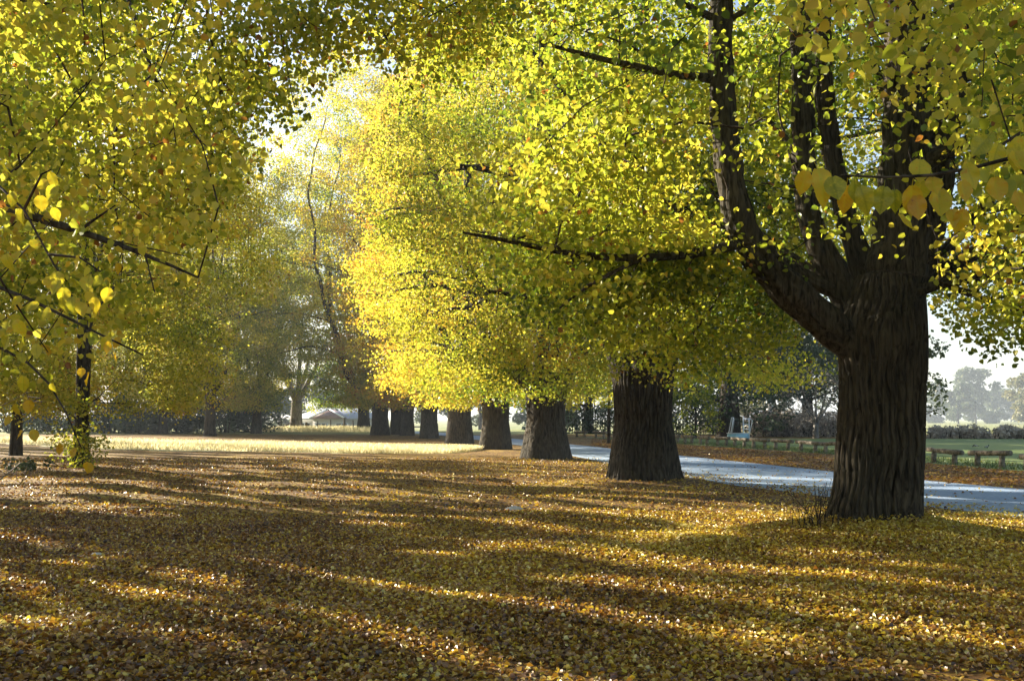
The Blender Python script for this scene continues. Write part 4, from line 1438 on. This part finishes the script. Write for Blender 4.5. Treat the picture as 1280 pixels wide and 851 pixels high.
def house(px, Y, L, W, wall_h, roof_h, label, roofm, wings=True, rz=0.0, windows=3, name="house"):
    x = X_(px, Y)
    e = empty(name, (x, Y, float(gz(x, Y))), rz)
    mb = MB()
    mb.box((0, 0, wall_h / 2), (L, W, wall_h))
    mb.build("wall", M_WALL, e)
    mb = MB()
    roof_hip(mb, 0, 0, L, W, wall_h, roof_h)
    rf = mb.build("roof", roofm[0], e)
    ch = MB()
    ch.box((L * .2, W * .1, wall_h + roof_h + .1), (.6, .6, 1.2))
    ch.build("chimney", M_WALL, rf)
    if wings:
        mb = MB()
        mb.box((-L * .05, -W / 2 - 1.5, wall_h / 2 - .02), (L * .34, 3.0, wall_h - .06))
        mb.build("wall", M_WALL, e)
        mb = MB()
        zz, hw, y0, y1 = wall_h - .03, L * .21, -W / 2 - 3.6, 0.3
        cx = -L * .05
        V = [(cx - hw, y0, zz), (cx + hw, y0, zz), (cx + hw, y1, zz), (cx - hw, y1, zz), (cx, y0 + 1.9, zz + roof_h * .86), (cx, y1, zz + roof_h * .86)]
        mb.add(V, [[1, 2, 5, 4], [3, 0, 4, 5], [3, 2, 1, 0]], [[0, 1, 4], [2, 3, 5]])
        r2 = mb.build("roof", roofm[1], e)
        tag(r2, "rusty red front roof")
        rd = MB()
        rd.tube([(cx - hw, y0, zz + .05), (cx, y0 + 1.9, zz + roof_h * .86 + .06)], .16, 6)
        rd.tube([(cx + hw, y0, zz + .05), (cx, y0 + 1.9, zz + roof_h * .86 + .06)], .16, 6)
        rd.tube([(cx, y0 + 1.9, zz + roof_h * .86 + .06), (cx, y1, zz + roof_h * .86 + .06)], .14, 6)
        rd.build("ridge_cap", M_WHITE, r2)
    for q in range(windows):
        wx = L * (-.36 + .72 * q / max(1, windows - 1))
        yy = -W / 2 - (3.0 if wings and abs(wx + L * .05) < L * .17 else 0)
        f = MB()
        f.box((wx, yy - .03, wall_h * .55), (L * .15, .10, wall_h * .42))
        fo = f.build("window", M_WHITE, e)
        f = MB()
        for s in (-1, 1):
            f.box((wx + s * L * .035, yy - .085, wall_h * .55), (L * .06, .03, wall_h * .34))
        f.build("pane", M_GLASS, fo)
    return tag(e, label, "house")


house(425, 172, 14.0, 9, 3.1, 1.75, "low house with grey and red hipped roof beyond the fence", (M_IRON, M_REDROOF), True, 0.0, 4)
house(955, 112, 3.6, 3, 1.5, 0.9, "pale cottage half hidden behind the pale twiggy hedge", (M_SLATE, M_SLATE), False, 0.1, 2, "cottage")
house(893, 108, 3.4, 3, 2.0, 1.0, "small pale shed seen left of the evergreen trunk", (M_WHITE, M_WHITE), False, 0.0, 2, "shed")

# pale frame stand with blue box on the field edge
xb = X_(921, 76)
e = empty("frame_stand", (xb, 76, 0))
mb = MB()
mb.box((0, 0, .20), (1.42, .9, .40))
bx_ = mb.build("box", M_PALEBLUE, e)
mb = MB()
mb.box((0, 0, .425), (1.50, .98, .05))
mb.build("lid", M_STEEL, bx_)
mb = MB()
mb.box((-.42, -.15, .98), (.03, .7, 1.1), 0, 0, .16)
pn = mb.build("net_panel", M_PANEL, e)
mb = MB()
for sy in (-.5, .2):
    mb.tube([(-.64, sy, .42), (-.40, sy, 1.6)], .035, 8)
mb.tube([(-.40, -.5, 1.6), (-.40, .2, 1.6)], .035, 8)
mb.build("panel_frame", M_STEEL, pn, True)
for sx in (.36, .80):
    mb = MB()
    mb.tube([(sx, -.3, .0), (sx, -.3, 1.75 if sx < .5 else 1.6)], .045, 8)
    mb.build("upright", M_STEEL, e, True)
mb = MB()
for z in (.75, 1.1, 1.5):
    mb.tube([(.36, -.3, z), (.80, -.3, z)], .03, 8)
mb.tube([(.80, -.3, .3), (1.05, -.3, 1.4), (.80, -.3, 1.6)], .03, 8)
mb.build("rung", M_STEEL, e, True)
tag(e, "white tubular frame stand on a pale blue box at the field edge", "stand")

# ------------------------------------------------------------------ wire fence on the left by the bare tree
e = empty("wire_fence", (X_(360, 126), 126, 0))
x0 = X_(360, 126)
posts = [(300, 1.25, .10), (330, 1.25, .10), (352, 1.3, .12), (367, 1.55, .34), (377, 1.25, .14), (384, 1.05, .16), (398, 1.2, .08), (414, 1.35, .09), (431, 1.6, .15), (442, 1.3, .09), (470, 1.25, .10)]
for px, h, w in posts:
    mb = MB()
    xx = X_(px, 126) - x0
    mb.tube([(xx, 0, -.2), (xx + .02, 0, h * .5), (xx - .01, 0, h)], [w, w * .95, w * .9], 8)
    mb.build("post", M_POST, e, True)
mb = MB()
mb.tube([(X_(350, 126) - x0, 0, .15), (X_(364, 126) - x0, 0, .95)], .09, 8)
mb.build("brace", M_POST, e, True)
for z in (.35, .65, .95, 1.15):
    mb = MB()
    mb.tube([(X_(300, 126) - x0, -.12, z), (X_(385, 126) - x0, -.14, z - .02), (X_(470, 126) - x0, -.12, z)], .014, 4)
    mb.build("wire", M_WIRE, e)
tag(e, "old wooden post and wire fence with a braced strainer post by the bare tree", "fence")

# ------------------------------------------------------------------ grass blades, straw, weeds
def blades(name, P, h, tint, mat, r, width=0.012):
    n = len(P)
    az = r.uniform(0, 2 * np.pi, n)
    side = np.stack([np.cos(az), np.sin(az), np.zeros(n)], -1)
    lean = r.normal(size=(n, 3)) * .35
    lean[:, 2] = 1
    H = (h * r.uniform(.5, 1.3, n))[:, None]
    w = width * r.uniform(.6, 1.4, n)[:, None]
    mid = P + lean * H * .55
    tip = P + (lean * [1.5, 1.5, 1]) * H
    V = np.stack([P - side * w, P + side * w, mid + side * w * .7, mid - side * w * .7, tip], 1).reshape(-1, 3)
    b = np.arange(n) * 5
    return np_mesh(name, V, [np.stack([b, b + 1, b + 2, b + 3], -1), np.stack([b + 3, b + 2, b + 4], -1)], mat, False, np.repeat(np.clip(tint, 0, 1), 5))


def in_strip(r, n, near, far):
    near, far = np.asarray(near, float), np.asarray(far, float)
    k = len(near)
    t = r.uniform(0, k - 1.001, n)
    i = t.astype(int)
    f = (t - i)[:, None]
    A = near[i] * (1 - f) + near[i + 1] * f
    B = far[i] * (1 - f) + far[i + 1] * f
    s = r.random(n)[:, None]
    return A * (1 - s) + B * s


r = np.random.default_rng(71)
P2 = in_strip(r, 26000, st_near[1:], st_far[1:])
P2 = np.concatenate([P2, gz(P2[:, 0], P2[:, 1])[:, None]], 1)
tag(link("dry_grass", blades("dry_grass", P2, 0.20, r.uniform(.3, 1, len(P2)), M_STRAW, r, 0.02)), "tufts of bleached dry grass in the sunlit strip across the lawn", "grass", kind="stuff")
nn_ = 9000
P3 = np.stack([r.uniform(X_(330, 122), X_(480, 122), nn_), r.uniform(112, 134, nn_), np.zeros(nn_)], -1)
k = r.random(nn_) < 0.35 + 0.65 * (noise3(P3, 3, 8) > .1)
P3 = P3[k]
tag(link("tall_grass", blades("tall_grass", P3, 0.6, r.uniform(.3, .9, len(P3)), M_STRAW, r, 0.03)), "tall tan grass growing along the wire fence", "grass", kind="stuff")
P4 = in_strip(r, 9000, field_near[1:7], [(a + 2.5, b + 1.5) for a, b in field_near[1:7]])
P4 = np.concatenate([P4, np.full((len(P4), 1), .01)], 1)
tag(link("field_grass", blades("field_grass", P4, 0.10, r.uniform(.3, 1, len(P4)), M_GRASS, r, 0.012)), "uncut green grass under the log rails", "grass", kind="stuff")


def shoots(name, c, n, h, spread, label, seed):
    r = np.random.default_rng(seed)
    e = MB()
    for _ in range(n):
        a = r.uniform(0, 6.28)
        q = r.uniform(.0, .28)
        b = np.array([q * math.cos(a) * 1.2, q * math.sin(a), -.03])
        d = np.array([r.normal() * spread, r.normal() * spread, 1])
        H = h * r.uniform(.35, 1.1)
        m = b + d * H * .5 + r.normal(size=3) * .02
        e.tube([b, m, b + d * [1.3, 1.3, 1] * H], [.006, .0045, .002], 5)
        if r.random() < .6:
            e.tube([m, m + np.array([r.normal() * .12, r.normal() * .12, H * .28])], [.0035, .0015], 4)
    o = e.build(name, M_TWIG, None, True, (*c, float(gz(*c))))
    return tag(o, label, "shoots")


shoots("sucker_shoots", (X_(1020, Y1 - .6), Y1 - .5), 34, .62, .28, "thin bare sucker shoots sprouting at the left foot of the nearest trunk", 81)

# fallen twig and stones
mb = MB()
q0 = g(-12, 612)
mb.tube([np.array([*(g(-12, 612) - q0), .06]), np.array([*(g(14, 600) - q0), .25]), np.array([*(g(38, 590) - q0), .55])], [.02, .016, .006], 6)
mb.tube([np.array([*(g(14, 600) - q0), .25]), np.array([*(g(20, 588) - q0), .40])], [.010, .004], 5)
o = mb.build("fallen_twig", M_GREYBARK, None, True, (*q0, 0))
tag(o, "pale fallen twig poking up from the leaves at the left edge", "twig")
M_STONE = plain("pale_stone", (0.50, 0.49, 0.47), 0.85, .2, 14)


def stone(px, py, s, label, seed):
    r = np.random.default_rng(seed)
    c = g(px, py)
    u, v = np.meshgrid(np.linspace(0, 2 * np.pi, 20, endpoint=False), np.linspace(0.02, np.pi - .02, 12))
    d = np.stack([np.cos(u) * np.sin(v), np.sin(u) * np.sin(v), np.cos(v)], -1).reshape(-1, 3)
    rr = 1 + .18 * noise3(d, .9, seed, 3)
    Vv = d * rr[:, None] * np.array(s)
    i = np.arange(11)[:, None] * 20
    j = np.arange(20)[None]
    F = np.stack([i + j, i + 20 + j, i + 20 + (j + 1) % 20, i + (j + 1) % 20], -1).reshape(-1, 4)
    o = link("stone", np_mesh("stone", Vv, [F], M_STONE, True), None, (*c, float(gz(*c)) + s[2] * .35))
    tag(o, label, "stone")


stone(643, 639, (.15, .10, .07), "pale rounded stone lying in the leaves in the middle of the lawn", 91)
stone(121, 697, (.075, .06, .035), "small pale stone among the leaves at the lower left", 92)

# ------------------------------------------------------------------ birds on the field
M_BLACK = plain("black_feather", (0.02, 0.02, 0.022), 0.5, .2)
M_BWHITE = plain("white_feather", (0.75, 0.75, 0.73), 0.7, .05)
M_BEAK = plain("grey_beak", (0.25, 0.26, 0.28), 0.4, .05)


def bird(px, py, rz, label, peck):
    c = g(px, py)
    e = empty("bird", (*c, 0.01), rz)
    mb = MB()
    hx, hz = (.20, .10) if peck else (.17, .30)
    mb.tube([(-.30, 0, .13), (-.22, 0, .15), (-.14, 0, .165), (-.05, 0, .18), (.04, 0, .19), (.10, 0, .20), (.135, 0, .5 * (.2 + hz)), (hx, 0, hz), (hx + .035, 0, hz - .005), (hx + .05, 0, hz - .01)],
            [.018, .022, .045, .07, .078, .062, .042, .042, .03, .012], 12, flat=.85)
    mb.build("body", M_BLACK, e, True)
    mb = MB()
    mb.tube([(hx + .04, 0, hz - .005), (hx + .075, 0, hz - (.04 if peck else .012))], [.010, .002], 6)
    mb.build("beak", M_BEAK, e, True)
    for s in (-1, 1):
        mb = MB()
        mb.tube([(.02, s * .03, .14), (.0, s * .035, .07), (.01, s * .035, 0.0)], [.012, .006, .006], 6)
        mb.tube([(.01, s * .035, .004), (.05, s * .035, .004)], .005, 5)
        mb.build("leg", M_BLACK, e, True)
        mb = MB()
        mb.tube([(.06, s * .068, .20), (-.04, s * .078, .195), (-.16, s * .05, .165), (-.22, s * .03, .155)], [.012, .03, .02, .006], 8, flat=.35)
        mb.build("wing", M_BWHITE, e, True)
    e.scale = (.62, .62, .62)
    tag(e, label, "bird", "birds feeding on the field")


bird(1219, 559.5, 2.8, "left of the two black birds on the field, head low to the grass", True)
bird(1234, 560.8, 0.3, "right of the two black birds on the field, head raised", False)

# ------------------------------------------------------------------ fallen leaves on the lawn
r = np.random.default_rng(97)


def litter(n, ya, yb, p):
    u = r.random(n)
    Y = (ya ** p + u * (yb ** p - ya ** p)) ** (1 / p)
    X = r.uniform(-1, 1, n) * (0.56 * Y + 1.2)
    return X, Y


X0, Y0_ = litter(250000, 3.6, 17, 1.1)
Xb, Yb = litter(85000, 17, 40, 1.3)
n3 = 15000
a3, d3 = r.uniform(0, 6.28, n3), np.abs(r.normal(size=n3)) * .7 + .62
Xc, Yc = T1[0] + np.cos(a3) * d3, T1[1] + np.sin(a3) * d3
X, Y = np.concatenate([X0, Xb, Xc]), np.concatenate([Y0_, Yb, Yc])
edge = 8.6 - .27 * (Y - 15.6) + r.normal(size=len(X)) * .3 + r.exponential(.35, len(X))
k = (X < edge) | (r.random(len(X)) < .07)
X, Y = X[k], Y[k]
cl = noise3(np.stack([X, Y, Y * 0], -1), 1.3, 21, 3)
k = r.random(len(X)) < 0.78 + 0.5 * cl
X, Y, cl = X[k], Y[k], cl[k]
n = len(X)
Z = gz(X, Y) + r.uniform(0.004, 0.035, n)
Z = Z + r.random(n) * 0.13 * np.exp(-np.clip(np.hypot(X - T1[0], Y - T1[1]) - .62, 0, None) / .22)
ang = r.uniform(0, 6.28, n)
ax = np.stack([np.cos(ang), np.sin(ang), r.normal(size=n) * .22], -1)
nn = np.stack([r.normal(size=n) * .6, r.normal(size=n) * .6, np.ones(n)], -1)
near_t1 = np.exp(-((X - T1[0]) ** 2 + (Y - T1[1]) ** 2) / 30)
side = np.clip((X + 1.0) / 7, -1, 1)
tint = 0.40 + 0.17 * near_t1 + 0.09 * side + 0.13 * noise3(np.stack([X, Y, Y * 0], -1), 2.2, 33, 3) + r.normal(size=n) * .22
pale = r.random(n)
tint = np.where(pale < .03, .98, np.clip(tint, 0, .95))
sz = r.uniform(.026, .052, n) * np.where(Y > 17, 1.25, 1)
tag(link("fallen_leaves", leaf_mesh("fallen_leaves", np.stack([X, Y, Z], -1), ax, nn, sz, tint, M_LITTER, True, (-2.5, 4.5))), "loose brown and yellow fallen leaves strewn over the lawn", "leaves", kind="stuff")
# verge beyond the drive
nv = 26000
Pv = in_strip(r, nv, [g(1280, 611), g(1040, 589.5), g(860, 570), g(740, 557.5)], [g(1280, 590), g(1040, 569), g(860, 556.5), g(740, 548.5)])
zz = np.full((nv, 1), .006) + r.uniform(0, .03, (nv, 1))
ang = r.uniform(0, 6.28, nv)
tag(link("verge_leaves", leaf_mesh("verge_leaves", np.concatenate([Pv, zz], 1), np.stack([np.cos(ang), np.sin(ang), r.normal(size=nv) * .2], -1), np.stack([r.normal(size=nv) * .3, r.normal(size=nv) * .3, np.ones(nv)], -1), r.uniform(.06, .11, nv), .36 + r.normal(size=nv) * .16, M_LITTER, False)),
    "brown fallen leaves on the verge between drive and log rails", "leaves", kind="stuff")

# ------------------------------------------------------------------ haze
mb = MB()
mb.box((0, 985, 26.9), (3040, 2850, 59.6))
m, nt, out = new_mat("haze_air")
vol = N(nt, "ShaderNodeVolumePrincipled")
vol.inputs["Color"].default_value = (0.80, 0.90, 1.0, 1)
vol.inputs["Density"].default_value = 0.00046
vol.inputs["Anisotropy"].default_value = 0.1
nt.links.new(vol.outputs[0], out.inputs["Volume"])
HAZE = True
if HAZE:
    tag(mb.build("haze", m), "thin bluish morning haze", "haze", kind="stuff")

# ------------------------------------------------------------------ light
w = bpy.data.worlds.new("World")
S.world = w
w.use_nodes = True
nt = w.node_tree
sky = nt.nodes.new("ShaderNodeTexSky")
sky.sky_type = 'NISHITA'
sky.sun_disc = False
sky.sun_elevation = SUN_EL
sky.sun_rotation = SUN_AZ
sky.air_density = 1.0
sky.dust_density = 1.6
bg = nt.nodes["Background"]
nt.links.new(sky.outputs[0], bg.inputs[0])
bg.inputs[1].default_value = 0.056
sl = bpy.data.lights.new("sun", 'SUN')
sl.energy = 5.0
sl.angle = R(0.53)
sl.color = (1.0, 0.90, 0.74)
so = bpy.data.objects.new("sun", sl)
COL.objects.link(so)
sd = Vector((math.sin(SUN_AZ) * math.cos(SUN_EL), math.cos(SUN_AZ) * math.cos(SUN_EL), math.sin(SUN_EL)))
so.rotation_euler = (-sd).to_track_quat('-Z', 'Y').to_euler()
so.location = sd * 60

S.view_settings.view_transform = 'Standard'
S.view_settings.look = 'None'
S.view_settings.gamma = 1.0
S.view_settings.exposure = 2.12
S.view_settings.use_curve_mapping = False
cy = S.cycles
cy.max_bounces = 7
cy.diffuse_bounces = 4
cy.glossy_bounces = 2
cy.transmission_bounces = 6
cy.volume_bounces = 0
cy.transparent_max_bounces = 4
cy.caustics_reflective = False
cy.caustics_refractive = False
cy.sample_clamp_indirect = 6
cy.use_denoising = True
